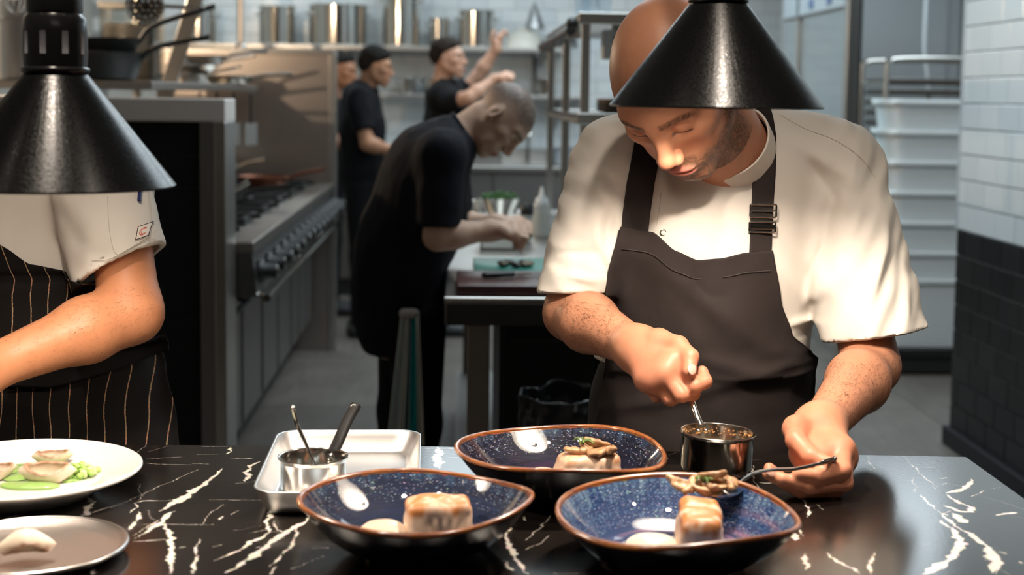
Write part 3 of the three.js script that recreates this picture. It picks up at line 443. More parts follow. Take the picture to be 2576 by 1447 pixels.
function pot(label, x, y, z, R, h, group, lid) {
  const o = thing('stock_pot', label, 'pot', [x, y, z], rr(-0.5, 0.5), group);
  part(o, 'pot_body', lathe([[0.0001, 0], [R * 0.97, 0], [R, 0.008], [R, h - 0.006], [R + 0.006, h - 0.002], [R + 0.006, h + 0.002], [R - 0.003, h], [R - 0.004, 0.01], [0.0001, 0.006]], 40), M.polished);
  for (const s of [-1, 1]) { const hd = part(o, 'handle', pipe([[s * R, h * 0.78, -0.05], [s * (R + 0.022), h * 0.79, -0.045], [s * (R + 0.028), h * 0.79, 0], [s * (R + 0.022), h * 0.79, 0.045], [s * R, h * 0.78, 0.05]], 0.006, 24, 8), M.steel); for (const q of [-0.05, 0.05]) part(hd, 'rivet', rod([s * (R - 0.002), h * 0.78, q], [s * (R + 0.006), h * 0.78, q], 0.012), M.steel); }
  return o;
}
const PZ = -10.27, PY = 1.716, PG = 'stock pots on the long wall shelf';
pot('lone stock pot left of the slim pole on the long shelf', -1.81, PY, PZ, 0.125, 0.25, PG);
pot('wide stock pot just right of the slim pole', -1.27, PY, PZ, 0.128, 0.265, PG);
pot('very wide stock pot above the stove divider', -0.845, PY, PZ, 0.205, 0.28, PG);
pot('tallest stock pot on the long shelf, cut by the top edge', -0.405, PY, PZ, 0.132, 0.40, PG);
pot('small stock pot right of the tallest one', -0.14, PY, PZ, 0.068, 0.20, PG);
pot('stock pot next to the raised hand of the reaching cook', 0.125, PY, PZ, 0.128, 0.255, PG);
pot('small pot on the lower shelf behind the left far cook', -0.36, 1.386, -10.32, 0.055, 0.115, 'small pots on the lower shelf');
pot('small pot on the lower shelf in front of the reaching cook', -0.185, 1.386, -10.30, 0.056, 0.12, 'small pots on the lower shelf');
pot('small pot on the lower shelf at the far right end', 0.62, 1.386, -10.32, 0.07, 0.12, 'small pots on the lower shelf');
{ const o = thing('mixing_bowl', 'cream bowl turned upside down on the long shelf', 'bowl', [0.46, PY, PZ]); part(o, 'shell', lathe([[0.0001, 0.13], [0.05, 0.128], [0.10, 0.10], [0.13, 0.05], [0.14, 0.004], [0.143, 0], [0.136, 0]], 40), mat([0.55, 0.53, 0.47], 0.45)); part(o, 'foot_ring', lathe([[0.045, 0.127], [0.05, 0.136], [0.043, 0.136], [0.04, 0.128]], 30), mat([0.55, 0.53, 0.47], 0.45)); }
{ const o = thing('conical_sieve', 'pointed steel conical sieve standing upside down on the bowl', 'sieve', [0.53, PY + 0.137, PZ]); part(o, 'cone', lathe([[0.0001, 0.19], [0.006, 0.186], [0.075, 0.004], [0.078, 0], [0.072, 0]], 36), mat([0.45, 0.46, 0.46], 0.3, 1)); part(o, 'handle', box(0.07, 0.19, 0.0, 0.008, -0.012, 0.012, 0.002), M.steel); }
{ const o = thing('bristle_brush', 'black bristle brush head lying beside the conical sieve', 'brush', [0.735, PY, PZ + 0.1]); part(o, 'block', box(-0.09, 0.09, 0.08, 0.11, -0.03, 0.03, 0.006), M.blackPlastic); const b = []; for (let i = 0; i < 90; i++) { const x = rr(-0.085, 0.085), z = rr(-0.028, 0.028); b.push(rod([x, 0.082, z], [x * 1.15 + rr(-0.01, 0.01), 0.0, z * 1.3 + rr(-0.01, 0.01)], 0.0022, 0.0014, 4)); } const s = part(o, 'bristles', b, M.blackPlastic); s.userData.kind = 'stuff'; }
{ // bench with sink along the back
  const o = thing('back_bench', 'steel bench with sink along the far tiled wall', 'bench', [0, 0, -10.48]);
  part(o, 'worktop', [box(-2.4, 2.0, 0.87, 0.905, 0, 0.65, 0.005), box(-2.4, 2.0, 0.905, 1.0, 0, 0.015)], M.steel);
  for (let i = 0; i < 5; i++) part(o, 'cabinet_door', box(-2.38 + i * 0.875, -2.38 + i * 0.875 + 0.86, 0.14, 0.85, 0.585, 0.605, 0.004), M.steelDark);
  part(o, 'carcass', box(-2.38, 1.98, 0.12, 0.87, 0.02, 0.585), M.steelDark); part(o, 'kick', box(-2.38, 1.98, 0, 0.12, 0.05, 0.52), M.iron);
  part(o, 'tap', pipe([[0.5, 0.9, 0.12], [0.5, 1.12, 0.12], [0.5, 1.18, 0.18], [0.5, 1.17, 0.26], [0.5, 1.1, 0.29]], 0.013, 40, 10), M.polished);
}
function tub2(name, label, cat, x, y, z, w, h, d, m) { const o = thing(name, label, cat, [x, y, z]); part(o, 'side_wall', [box(-w / 2, w / 2, 0, h, -d / 2, -d / 2 + 0.005), box(-w / 2, w / 2, 0, h, d / 2 - 0.005, d / 2), box(-w / 2, -w / 2 + 0.005, 0, h, -d / 2, d / 2), box(w / 2 - 0.005, w / 2, 0, h, -d / 2, d / 2)], m); part(o, 'bottom', box(-w / 2, w / 2, 0, 0.005, -d / 2, d / 2), m); part(o, 'rim', [box(-w / 2 - 0.01, w / 2 + 0.01, h - 0.006, h, -d / 2 - 0.01, -d / 2 + 0.004), box(-w / 2 - 0.01, w / 2 + 0.01, h - 0.006, h, d / 2 - 0.004, d / 2 + 0.01), box(-w / 2 - 0.01, -w / 2 + 0.004, h - 0.006, h, -d / 2, d / 2), box(w / 2 - 0.004, w / 2 + 0.01, h - 0.006, h, -d / 2, d / 2)], m); return o; }
tub2('steel_insert', 'steel food pan at the left of the far bench', 'food pan', 0.15, 0.906, -10.1, 0.3, 0.1, 0.25, M.steel);
tub2('white_box', 'white plastic box on the far bench behind the bent head', 'box', -0.15, 0.906, -10.15, 0.25, 0.14, 0.2, M.whitePlastic);
tub2('grey_box', 'grey box on the far bench right of the tap', 'box', 0.82, 0.906, -10.12, 0.3, 0.12, 0.22, mat([0.2, 0.22, 0.24], 0.5));
tub2('tall_steel_insert', 'deep steel food pan on the far bench near the rack', 'food pan', 1.2, 0.906, -10.1, 0.28, 0.18, 0.22, M.steel);

// ---------- prep island ----------
{
  const o = thing('prep_table', 'steel prep table with square legs beside the bent cook', 'table', [0, 0, 0]);
  part(o, 'worktop', [box(-0.03, 0.75, 0.855, 0.872, -3.72, -6.4, 0.004), box(-0.03, 0.75, 0.80, 0.858, -3.72, -3.745, 0.004), box(-0.03, -0.01, 0.80, 0.858, -3.72, -6.4), box(0.73, 0.75, 0.80, 0.858, -3.72, -6.4)], M.steel);
  part(o, 'front_edge', rod([-0.03, 0.868, -3.722], [0.75, 0.868, -3.722], 0.006), M.polished);
  part(o, 'apron', box(-0.025, 0.745, 0.80, 0.856, -3.717, -3.722), M.iron);
  for (const [x, z] of [[0.06, -3.82], [0.69, -3.82], [0.06, -6.3], [0.69, -6.3]]) part(o, 'leg', box(x - 0.03, x + 0.03, 0.0, 0.80, z - 0.03, z + 0.03, 0.004), mat([0.42, 0.36, 0.31], 0.34, 1));
  part(o, 'under_shelf', box(0.0, 0.72, 0.16, 0.18, -3.85, -6.3), M.steelDark);
}
{ const o = thing('undercounter_fridge', 'black undercounter cabinet below the prep table', 'cabinet', [0, 0, 0]); part(o, 'case', box(0.12, 0.65, 0.182, 0.79, -3.95, -4.7), M.blackPlastic); for (let i = 0; i < 2; i++) { const d = part(o, 'door', box(0.13 + i * 0.26, 0.38 + i * 0.26, 0.2, 0.78, -3.93, -3.95, 0.004), mat([0.012, 0.012, 0.013], 0.35)); part(d, 'handle', box(0.15 + i * 0.26, 0.36 + i * 0.26, 0.72, 0.735, -3.915, -3.93, 0.003), M.iron); } }
{ const o = thing('waste_bin', 'black bin with plastic liner under the prep table', 'bin', [0.29, 0, -3.55]); part(o, 'shell', lathe([[0.0001, 0], [0.10, 0], [0.105, 0.01], [0.125, 0.60], [0.13, 0.61], [0.12, 0.61]], 32), M.blackPlastic);
  const f = (x, y, z) => { const a = Math.atan2(z, x), r = Math.hypot(x, z); const w = 0.006 * Math.sin(a * 9) + 0.01 * nz(x * 18, y * 18, z * 18); return Math.max(Math.abs(r - 0.128 - w) - 0.004, Math.abs(y - 0.615) - 0.045 - 0.02 * nz(x * 14, 3, z * 14)); };
  part(o, 'liner', surf(f, [-0.17, 0.53, -0.17], [0.17, 0.70, 0.17], 0.006), mat([0.02, 0.021, 0.024], 0.22)); }
single('cutting_board', box(-0.20, 0.20, 0, 0.028, -0.16, 0.16, 0.005), mat([0.075, 0.028, 0.026], 0.30), 'dark red brown cutting board at the near end of the prep table', 'cutting board', [0.20, 0.8725, -3.91]);
single('cutting_board', box(-0.22, 0.22, 0, 0.018, -0.16, 0.16, 0.004), mat([0.01, 0.19, 0.14], 0.35), 'green cutting board in front of the bent cook', 'cutting board', [0.27, 0.8725, -4.32]);
{ const o = thing('chef_knife', 'dark handled knife lying on the red brown board', 'knife', [0.16, 0.9075, -3.92], 0.35); part(o, 'handle', new THREE.CapsuleGeometry(0.012, 0.075, 6, 12).rotateZ(PI / 2).scale(1, 0.7, 1).translate(-0.05, 0.003, 0), M.blackPlastic);
  const sh = new THREE.Shape(); sh.moveTo(0, -0.012); sh.lineTo(0, 0.014); sh.quadraticCurveTo(0.06, 0.02, 0.1, -0.008); sh.lineTo(0.09, -0.012); sh.closePath(); part(o, 'blade', new THREE.ExtrudeGeometry(sh, { depth: 0.002, bevelEnabled: false }).rotateX(-PI / 2), M.polished); }
{ const o = thing('squeeze_bottle', 'clear squeeze bottle of pale sauce with white nozzle', 'bottle', [0.312, 0.8725, -5.35]); part(o, 'bottle_body', lathe([[0.0001, 0], [0.031, 0], [0.034, 0.006], [0.034, 0.11], [0.028, 0.125], [0.02, 0.13]], 30), mat([0.72, 0.74, 0.73], 0.3, 0, { transmission: 0.4, thickness: 0 })); part(o, 'sauce', lathe([[0.0001, 0.003], [0.031, 0.003], [0.031, 0.085], [0.0001, 0.085]], 24), mat([0.62, 0.60, 0.42], 0.5)); part(o, 'nozzle', lathe([[0.024, 0.125], [0.024, 0.142], [0.012, 0.146], [0.004, 0.185], [0.0001, 0.186]], 24), mat([0.78, 0.82, 0.83], 0.4)); }
{ const o = tub2('food_tub', 'pale tub of yellow shavings on the prep table', 'tub', 0.15, 0.8725, -4.95, 0.14, 0.08, 0.14, mat([0.74, 0.76, 0.72], 0.3)); const f = (x, y, z) => ell([0, 0.05, 0], [0.062, 0.055, 0.06])(x, y, z) - 0.012 * nz(x * 60, y * 60, z * 60); part(o, 'yellow_shavings', surf(f, [-0.1, 0.006, -0.08], [0.1, 0.14, 0.08], 0.005), mat([0.72, 0.62, 0.25], 0.6)); }
tub2('white_tray', 'white tray at the left end of the prep table', 'tray', 0.09, 0.8725, -5.5, 0.16, 0.05, 0.3, M.whitePlastic);
tub2('white_lidded_box', 'low white box behind the squeeze bottle', 'box', 0.36, 0.8725, -5.75, 0.22, 0.06, 0.2, M.whitePlastic);
{ const o = thing('herb_bowl', 'small dark bowl heaped with green herbs', 'bowl', [0.178, 0.8725, -6.05]); part(o, 'bowl_shell', lathe([[0.0001, 0], [0.04, 0], [0.045, 0.01], [0.085, 0.09], [0.081, 0.092], [0.05, 0.03], [0.0001, 0.02]], 32), M.polished); const lv = []; for (let i = 0; i < 110; i++) { const a = rr(0, 6.3), r = Math.sqrt(rnd()) * 0.075, g = new THREE.SphereGeometry(0.012, 6, 4).scale(1, 0.25, 0.6).rotateX(rr(-1, 1)).rotateY(rr(0, 6)).translate(r * Math.cos(a), 0.09 + rr(0, 0.035) * (1 - r * 8), r * Math.sin(a)); lv.push(g); } const s = part(o, 'herb_leaves', lv, mat([0.05, 0.17, 0.035], 0.6)); s.userData.kind = 'stuff'; }
{ const o = thing('steel_cup', 'polished steel cup next to the herb bowl', 'cup', [0.06, 0.8725, -5.95]); part(o, 'cup_wall', lathe([[0.0001, 0], [0.035, 0], [0.038, 0.005], [0.042, 0.09], [0.044, 0.092], [0.04, 0.092], [0.036, 0.006], [0.0001, 0.005]], 30), M.polished); part(o, 'rim', lathe([[0.042, 0.088], [0.046, 0.09], [0.046, 0.094], [0.041, 0.094]], 30), M.polished); }
{ const o = thing('pepper_mill', 'slim clear pepper mill behind the working hand', 'mill', [0.245, 0.8725, -5.1]); part(o, 'barrel', lathe([[0.0001, 0], [0.02, 0], [0.018, 0.05], [0.022, 0.1]], 24), mat([0.6, 0.62, 0.63], 0.2, 0.5)); part(o, 'cap', lathe([[0.022, 0.1], [0.024, 0.106], [0.024, 0.135], [0.0001, 0.142]], 24), M.blackPlastic); }
{ // shellfish on the green board under the knife hand
  for (let i = 0; i < 9; i++) { const o = single('mussel', new THREE.SphereGeometry(0.017, 14, 8).scale(1.2, 0.5, 0.75).rotateY(rr(0, 6)), mat([[0.09, 0.06, 0.03], [0.2, 0.15, 0.09], [0.05, 0.04, 0.035]][i % 3], 0.35), 'small brown shellfish in the pile on the green board', 'shellfish', [0.17 + rr(-0.05, 0.05), 0.899, -4.27 + rr(-0.04, 0.05)], 'shellfish on the green board'); }
}
{ // rack on the island
  const o = thing('island_rack', 'tall stainless rack rising from the prep table behind the bald chef', 'rack', [0, 0, 0]);
  for (const [x, z] of [[0.40, -4.6], [0.40, -6.3], [0.70, -4.6], [0.70, -6.3]]) part(o, 'post', box(x - 0.014, x + 0.014, 0.8725, 1.63, z - 0.014, z + 0.014, 0.003), M.steel);
  part(o, 'post', box(0.386, 0.414, 0.8725, 1.62, -5.4, -5.428, 0.003), M.steel);
  for (const y of [1.62, 1.305]) part(o, 'rack_shelf', [box(0.375, 0.72, y, y + 0.036, -4.58, -4.62, 0.003), box(0.375, 0.41, y, y + 0.03, -4.6, -6.32, 0.003), box(0.69, 0.72, y, y + 0.03, -4.6, -6.32), box(0.375, 0.72, y + 0.022, y + 0.03, -4.6, -6.32)], M.steel);
  part(o, 'ticket_rail', [rod([0.36, 1.605, -4.7], [0.36, 1.605, -6.4], 0.016)], mat([0.08, 0.08, 0.085], 0.35, 0.7));
  part(o, 'end_knob', new THREE.SphereGeometry(0.02, 16, 10).translate(0.36, 1.625, -4.66), M.iron);
  part(o, 'bracket', [box(0.35, 0.39, 1.58, 1.63, -4.72, -4.75), box(0.35, 0.39, 1.58, 1.63, -5.6, -5.63), box(0.35, 0.39, 1.58, 1.63, -6.3, -6.33)], M.steel);
}
for (let i = 0; i < 3; i++) single('drinking_glass', lathe([[0.0001, 0], [0.026, 0], [0.030, 0.075], [0.028, 0.075], [0.024, 0.006], [0.0001, 0.006]], 24), mat([0.92, 0.95, 0.97], 0.05, 0, { transmission: 1, thickness: 0 }), ['drinking glass at the left corner of the rack top', 'drinking glass second from the left corner of the rack top', 'drinking glass at the back of the rack top'][i], 'glass', [0.40 + 0.065 * (i % 2) + 0.03 * (i > 1), 1.6545, -4.72 - 0.07 * (i > 1)], 'glasses on the rack top');
{ const o = thing('docket_printer', 'small white printer box hanging below the rack top', 'printer', [0.54, 1.52, -5.0]); part(o, 'case', box(-0.05, 0.05, 0, 0.10, -0.04, 0.04, 0.008), mat([0.62, 0.66, 0.67], 0.4)); part(o, 'button', rod([-0.005, 0.07, 0.04], [-0.005, 0.07, 0.045], 0.009), M.blackPlastic); part(o, 'blue_light', rod([0.03, 0.07, 0.04], [0.03, 0.07, 0.045], 0.006), mat([0.05, 0.2, 0.5], 0.3)); part(o, 'bracket', box(-0.015, 0.015, 0.10, 0.122, -0.02, 0.02), M.steel); }
for (let i = 0; i < 6; i++) { const o = single('plate', lathe([[0.0001, 0.0], [0.07, 0], [0.11, 0.012], [0.113, 0.014], [0.108, 0.016], [0.07, 0.005], [0.0001, 0.005]], 36), mat([[0.06, 0.05, 0.045], [0.30, 0.20, 0.12]][i > 3 ? 1 : 0], 0.35), ['bottom dark plate of the stack on the rack shelf', 'second dark plate of the stack on the rack shelf', 'third dark plate of the stack on the rack shelf', 'fourth dark plate of the stack on the rack shelf', 'lower tan plate topping the stack on the rack shelf', 'upper tan plate topping the stack on the rack shelf'][i], 'plate', [0.57, 1.3355 + i * 0.007, -4.85], 'plates on the rack shelf'); }

// ---------- right background ----------
for (let i = 0; i < 7; i++) { // nested white tubs
  const o = thing('white_tub', ['lowest white tub of the stack, the only one seen in full height', 'second white tub from the bottom of the stack', 'third white tub from the bottom of the stack', 'fourth white tub from the bottom of the stack', 'third white tub from the top of the stack', 'second white tub from the top of the stack', 'topmost white tub of the stack'][i], 'tub', [2.47, 0.135 + i * 0.152, -7.4], 0, 'nested white tubs');
  const w0 = 0.25, w1 = 0.285, h = i ? 0.36 - 0.012 : 0.36, d0 = 0.17, d1 = 0.20, g = [];
  const sh = (a, b) => { const s = new THREE.Shape(), r = 0.04; s.moveTo(-a + r, -b); s.lineTo(a - r, -b); s.quadraticCurveTo(a, -b, a, -b + r); s.lineTo(a, b - r); s.quadraticCurveTo(a, b, a - r, b); s.lineTo(-a + r, b); s.quadraticCurveTo(-a, b, -a, b - r); s.lineTo(-a, -b + r); s.quadraticCurveTo(-a, -b, -a + r, -b); return s.getSpacedPoints(64); };
  const ring = [[w0 * 0.97, d0 * 0.97, 0.0], [w0, d0, 0.01], [lerp(w0, w1, 0.94), lerp(d0, d1, 0.94), h - 0.03], [w1 + 0.014, d1 + 0.014, h - 0.03], [w1 + 0.016, d1 + 0.016, h], [w1 - 0.004, d1 - 0.004, h], [w0 - 0.006, d0 - 0.006, 0.012]].map(([a, b, y]) => sh(a, b).map(p => [p.x, y, p.y]));
  const P = [], I = []; ring.forEach(r => r.forEach(p => P.push(...p))); const n = ring[0].length; for (let k = 0; k < ring.length - 1; k++) for (let j = 0; j < n - 1; j++) { const a = k * n + j; I.push(a, a + n, a + 1, a + 1, a + n, a + n + 1); }
  const q = new THREE.BufferGeometry(); q.setAttribute('position', new THREE.Float32BufferAttribute(P, 3)); q.setIndex(I); q.computeVertexNormals(); part(o, 'tub_wall', q, M.whitePlastic); part(o, 'tub_bottom', box(-w0 * 0.96, w0 * 0.96, 0.002, 0.012, -d0 * 0.96, d0 * 0.96), M.whitePlastic);
}
{ const o = thing('tub_dolly', 'low black dolly under the white tub stack', 'dolly', [2.47, 0, -7.4]); part(o, 'deck', [box(-0.30, 0.30, 0.09, 0.134, -0.22, 0.22, 0.006)], M.blackPlastic); part(o, 'skirt', box(-0.28, 0.28, 0.012, 0.09, -0.2, 0.2), M.iron); for (const [a, b] of [[-1, -1], [1, -1], [-1, 1], [1, 1]]) part(o, 'castor', rod([a * 0.24 - 0.012, 0.03, b * 0.17], [a * 0.24 + 0.012, 0.03, b * 0.17], 0.03), M.rubber); }
{ const o = thing('tray_trolley', 'tall tubular trolley filled with dark baking trays', 'trolley', [2.76, 0, -8.35]);
  for (const z of [-0.25, 0.25]) part(o, 'frame_hoop', pipe([[-0.36, 0.1, z], [-0.36, 1.5, z], [-0.34, 1.58, z], [-0.28, 1.62, z], [0.28, 1.62, z], [0.34, 1.58, z], [0.36, 1.5, z], [0.36, 0.1, z]], 0.016, 120, 10), M.steel);
  for (const x of [-0.36, 0.36]) for (const y of [0.12, 1.48]) part(o, 'cross_bar', rod([x, y, -0.25], [x, y, 0.25], 0.012), M.steel);
  for (const [a, b] of [[-1, -1], [1, -1], [-1, 1], [1, 1]]) part(o, 'castor', rod([a * 0.36 - 0.012, 0.05, b * 0.25], [a * 0.36 + 0.012, 0.05, b * 0.25], 0.05), M.rubber); }
for (let i = 0; i < 13; i++) { const y = 0.76 + i * 0.06; const o = thing('baking_tray', ['lowest', 'second lowest', 'third lowest', 'fourth lowest', 'fifth lowest', 'sixth lowest', 'middle', 'sixth highest', 'fifth highest', 'fourth highest', 'third highest', 'second highest', 'uppermost'][i] + ' dark baking tray in the tubular trolley', 'baking tray', [2.76, y, -8.35], 0, 'trays in the trolley'); part(o, 'pan', [box(-0.335, 0.335, 0, 0.004, -0.23, 0.23), box(-0.335, 0.335, 0, 0.03, -0.23, -0.226), box(-0.335, 0.335, 0, 0.03, 0.226, 0.23), box(-0.335, -0.331, 0, 0.03, -0.23, 0.23), box(0.331, 0.335, 0, 0.03, -0.23, 0.23)], mat([0.16, 0.13, 0.11], 0.4, 1)); part(o, 'rolled_rim', [rod([-0.335, 0.03, 0.23], [0.335, 0.03, 0.23], 0.004, 0.004, 8), rod([-0.345, 0.01, -0.25], [-0.345, 0.01, 0.25], 0.006, 0.006, 8), rod([0.345, 0.01, -0.25], [0.345, 0.01, 0.25], 0.006, 0.006, 8)], M.steelDark); }
{ // glazed steel partition before the tiled wall
  const o = thing('glazed_partition', 'steel framed glass partition in front of the far tiles', 'partition', [0, 0, 0]);
  part(o, 'near_post', [box(1.97, 2.03, 0, 2.35, -7.35, -7.43, 0.006)], M.steel); part(o, 'seal', box(2.03, 2.045, 0, 2.35, -7.35, -7.43), M.iron);
  part(o, 'far_post', box(1.985, 2.015, 0, 2.2, -8.5, -8.55, 0.004), M.steel);
  part(o, 'header', box(1.98, 2.03, 1.86, 1.875, -7.38, -8.9, 0.004), M.steelDark); part(o, 'fascia', box(1.985, 2.025, 1.875, 2.06, -7.38, -8.9), mat([0.36, 0.42, 0.45], 0.4));
  part(o, 'pane', box(1.998, 2.004, 0.1, 1.86, -7.42, -8.9), mat([0.93, 0.97, 0.97], 0.06, 0, { transmission: 1, thickness: 0 }));
  for (const z of [-7.75, -8.15]) part(o, 'blue_label', box(1.978, 1.9845, 1.90, 1.95, z, z - 0.09), mat([0.10, 0.16, 0.30], 0.5));
}
{ const o = thing('grey_cool_room', 'smooth grey cool room wall panel behind the trolley', 'wall panel', [0, 0, 0]); part(o, 'panel', box(2.06, 3.19, 0, 2.7, -9.2, -9.3, 0.004), mat([0.26, 0.275, 0.28], 0.45)); part(o, 'door_leaf', box(2.2, 3.1, 0.05, 2.1, -9.18, -9.2, 0.004), mat([0.27, 0.285, 0.29], 0.42)); part(o, 'latch', box(2.26, 2.3, 1.0, 1.2, -9.14, -9.18, 0.004), M.steel); }
{ const o = thing('drop_hose', 'thin pale hose hanging in front of the grey panel', 'hose', [2.83, 0, -8.75]); part(o, 'tube', pipe([[0, 2.70, 0], [-0.01, 2.2, 0], [-0.015, 1.8, 0], [-0.01, 1.66, 0], [0.01, 1.55, 0], [0.02, 1.44, 0]], 0.012, 60, 8), mat([0.5, 0.53, 0.54], 0.4)); part(o, 'nozzle', rod([0.02, 1.44, 0], [0.024, 1.38, 0], 0.015), M.steel); }

// ---------- people ----------
const HEAD = (() => {                                 // x to the left ear, y up, z out of the face; origin between the ears
  const eq = (q) => q;
  const cran = ell([0, 0.042, -0.014], [0.0765, 0.084, 0.099]), face = ell([0, -0.018, 0.026], [0.061, 0.086, 0.068]);
  const hard = [cone([0.050, -0.045, 0.0], 0.022, [0.016, -0.095, 0.066], 0.019), ell([0, -0.098, 0.074], [0.023, 0.017, 0.018]), ell([0.044, -0.008, 0.060], [0.022, 0.017, 0.022]), cone([0.008, 0.033, 0.086], 0.0115, [0.042, 0.034, 0.070], 0.011), cone([0.03, -0.05, 0.06], 0.024, [0.03, -0.07, 0.05], 0.022), ell([0, -0.064, 0.082], [0.030, 0.020, 0.018])];
  const brdg = cone([0, 0.024, 0.091], 0.0085, [0, -0.020, 0.112], 0.0115), tip = ell([0, -0.023, 0.114], [0.0125, 0.011, 0.012]), wing = ell([0.0125, -0.031, 0.105], [0.0085, 0.0085, 0.011]), nost = ell([0.0065, -0.0385, 0.109], [0.0036, 0.005, 0.0055]);
  const sock = ell([0.031, 0.011, 0.098], [0.019, 0.0125, 0.017]), lid = ell([0.031, 0.0095, 0.0755], [0.0145, 0.0125, 0.0135]), lidcut = ell([0.031, 0.0045, 0.0905], [0.0135, 0.0011, 0.006]);
  const ul = ell([0, -0.0615, 0.0985], [0.024, 0.0055, 0.0085]), ll = ell([0, -0.0715, 0.096], [0.020, 0.0068, 0.0095]), slit = ell([0, -0.0665, 0.1045], [0.023, 0.0010, 0.008]), phil = ell([0, -0.049, 0.107], [0.004, 0.009, 0.005]);
  const qe = rot(0.12, 0.35, 0), ear = ell([0.0775, 0.0, -0.012], [0.007, 0.032, 0.019], qe), conch = ell([0.086, -0.004, -0.008], [0.006, 0.017, 0.009], qe), lobe = ell([0.074, -0.026, -0.004], [0.006, 0.010, 0.009]);
  return (x, y, z) => {
    const ax = Math.abs(x); let d = smin(cran(ax, y, z), face(ax, y, z), 0.05);
    if (d > 0.06) return d - 0.02;
    for (const h of hard) d = smin(d, h(ax, y, z), 0.020);
    d = smax(d, -sock(ax, y, z), 0.012); d = smin(d, lid(ax, y, z), 0.005); d = smax(d, -lidcut(ax, y, z), 0.002);
    d = smin(d, brdg(ax, y, z), 0.014); d = smin(d, tip(ax, y, z), 0.008); d = smin(d, wing(ax, y, z), 0.006); d = smax(d, -nost(ax, y, z), 0.003);
    d = smax(d, -phil(ax, y, z), 0.006); d = smin(d, ul(ax, y, z), 0.006); d = smin(d, ll(ax, y, z), 0.006); d = smax(d, -slit(ax, y, z), 0.003);
    let e = smin(ear(ax, y, z), lobe(ax, y, z), 0.006); e = smax(e, -conch(ax, y, z), 0.004); return smin(d, e, 0.008);
  };
})();
function frame(o, f, u, s = 1) {                      // places head space in the world
  const F = V(...f).normalize(), U = V(...u); U.addScaledVector(F, -U.dot(F)).normalize(); const R = U.clone().cross(F);
  return { to: (x, y, z) => { const a = x - o[0], b = y - o[1], c = z - o[2]; return [(a * R.x + b * R.y + c * R.z) / s, (a * U.x + b * U.y + c * U.z) / s, (a * F.x + b * F.y + c * F.z) / s]; }, out: (a, b, c) => [o[0] + s * (R.x * a + U.x * b + F.x * c), o[1] + s * (R.y * a + U.y * b + F.y * c), o[2] + s * (R.z * a + U.z * b + F.z * c)], s };
}
const inHead = (fr, f = HEAD) => (x, y, z) => { const [a, b, c] = fr.to(x, y, z), d = Math.hypot(a, b, c) - 0.165; return (d > 0.03 ? d : f(a, b, c)) * fr.s; };
const grow = (f, k) => (x, y, z) => f(x, y, z) - k;
const mixc = (a, b, t) => [lerp(a[0], b[0], t), lerp(a[1], b[1], t), lerp(a[2], b[2], t)];
function skinColor(base, fr, { beard = 0, brow = 1, lip = [0.46, 0.15, 0.12], scalp = 0, hands = [] } = {}) {
  return (x, y, z) => {
    let c = base.slice(); const m = 0.06 * nz(x * 40, y * 40, z * 40) + 0.05 * nz(x * 160, y * 160, z * 160); c = c.map((v, i) => v * (1 + m * [0.8, 1.1, 1.2][i]));
    for (const [hx, hy, hz, r] of hands) { const t = sst(r, r * 0.45, Math.hypot(x - hx, y - hy, z - hz)); c = [c[0] * (1 + 0.06 * t), c[1] * (1 - 0.06 * t), c[2] * (1 - 0.04 * t)]; }
    if (!fr) return c;
    const [a, b, q] = fr.to(x, y, z); if (Math.hypot(a, b, q) > 0.16) return c; const A = Math.abs(a);
    const l = (sst(1.15, 0.8, Math.hypot(A / 0.0235, (b + 0.0665) / 0.0125)) * (q > 0.085 ? 1 : 0)); c = mixc(c, lip, l * 0.85);
    const cheek = sst(0.03, 0.008, Math.hypot(A - 0.04, b + 0.02, q - 0.07)) + sst(0.022, 0.006, Math.hypot(a, b + 0.028, q - 0.118)); c = mixc(c, [c[0] * 1.03, c[1] * 0.80, c[2] * 0.78], clamp(cheek, 0, 1) * 0.6);
    if (beard) { // stubble
      const jaw = sst(-0.038, -0.062, b + 0.4 * Math.max(0, 0.02 - q) * 0.2) * sst(-0.02, 0.01, q + 0.02), side = sst(0.045, 0.06, A) * sst(0.045, 0.02, q) * sst(-0.02, -0.005, q) * sst(0.055, 0.03, b), must = sst(0.012, 0.006, Math.abs(b + 0.052)) * sst(0.034, 0.026, A) * (q > 0.08 ? 1 : 0) * sst(-0.036, -0.044, b);
      let k = clamp(Math.max(jaw, side, must) - l, 0, 1); k *= 0.62 + 0.5 * nz(x * 420, y * 420, z * 420) + 0.25 * nz(x * 150, y * 150, z * 150); c = mixc(c, [0.085, 0.045, 0.028], clamp(k * beard, 0, 0.88));
    }
    if (brow) { const by = 0.0345 + 0.07 * Math.max(0, A - 0.02) - 2.6 * Math.max(0, A - 0.038) ** 2 * 8, t = sst(0.0075, 0.003, Math.abs(b - by)) * sst(0.008, 0.014, A) * sst(0.062, 0.05, A) * (q > 0.035 ? 1 : 0) * (0.75 + 0.5 * nz(x * 300, y * 300, z * 300)); c = mixc(c, [0.03, 0.015, 0.01], clamp(t * brow, 0, 0.93)); const lash = sst(0.003, 0.0012, Math.abs(b - 0.0046)) * sst(0.0175, 0.014, Math.abs(A - 0.031)) * (q > 0.07 ? 1 : 0); c = mixc(c, [0.03, 0.015, 0.012], lash * 0.8); }
    if (scalp) { const t = sst(0.012, 0.095, b + 0.5 * Math.max(0, -q) - 0.6 * Math.max(0, q - 0.055)) * (0.85 + 0.4 * nz(x * 260, y * 260, z * 260)); c = mixc(c, [0.022, 0.019, 0.018], clamp(t * scalp, 0, 0.94)); }
    return c;
  };
}
const skinMat = mat(0xffffff, 0.46, 0, { vertexColors: true, specularIntensity: 0.6 });
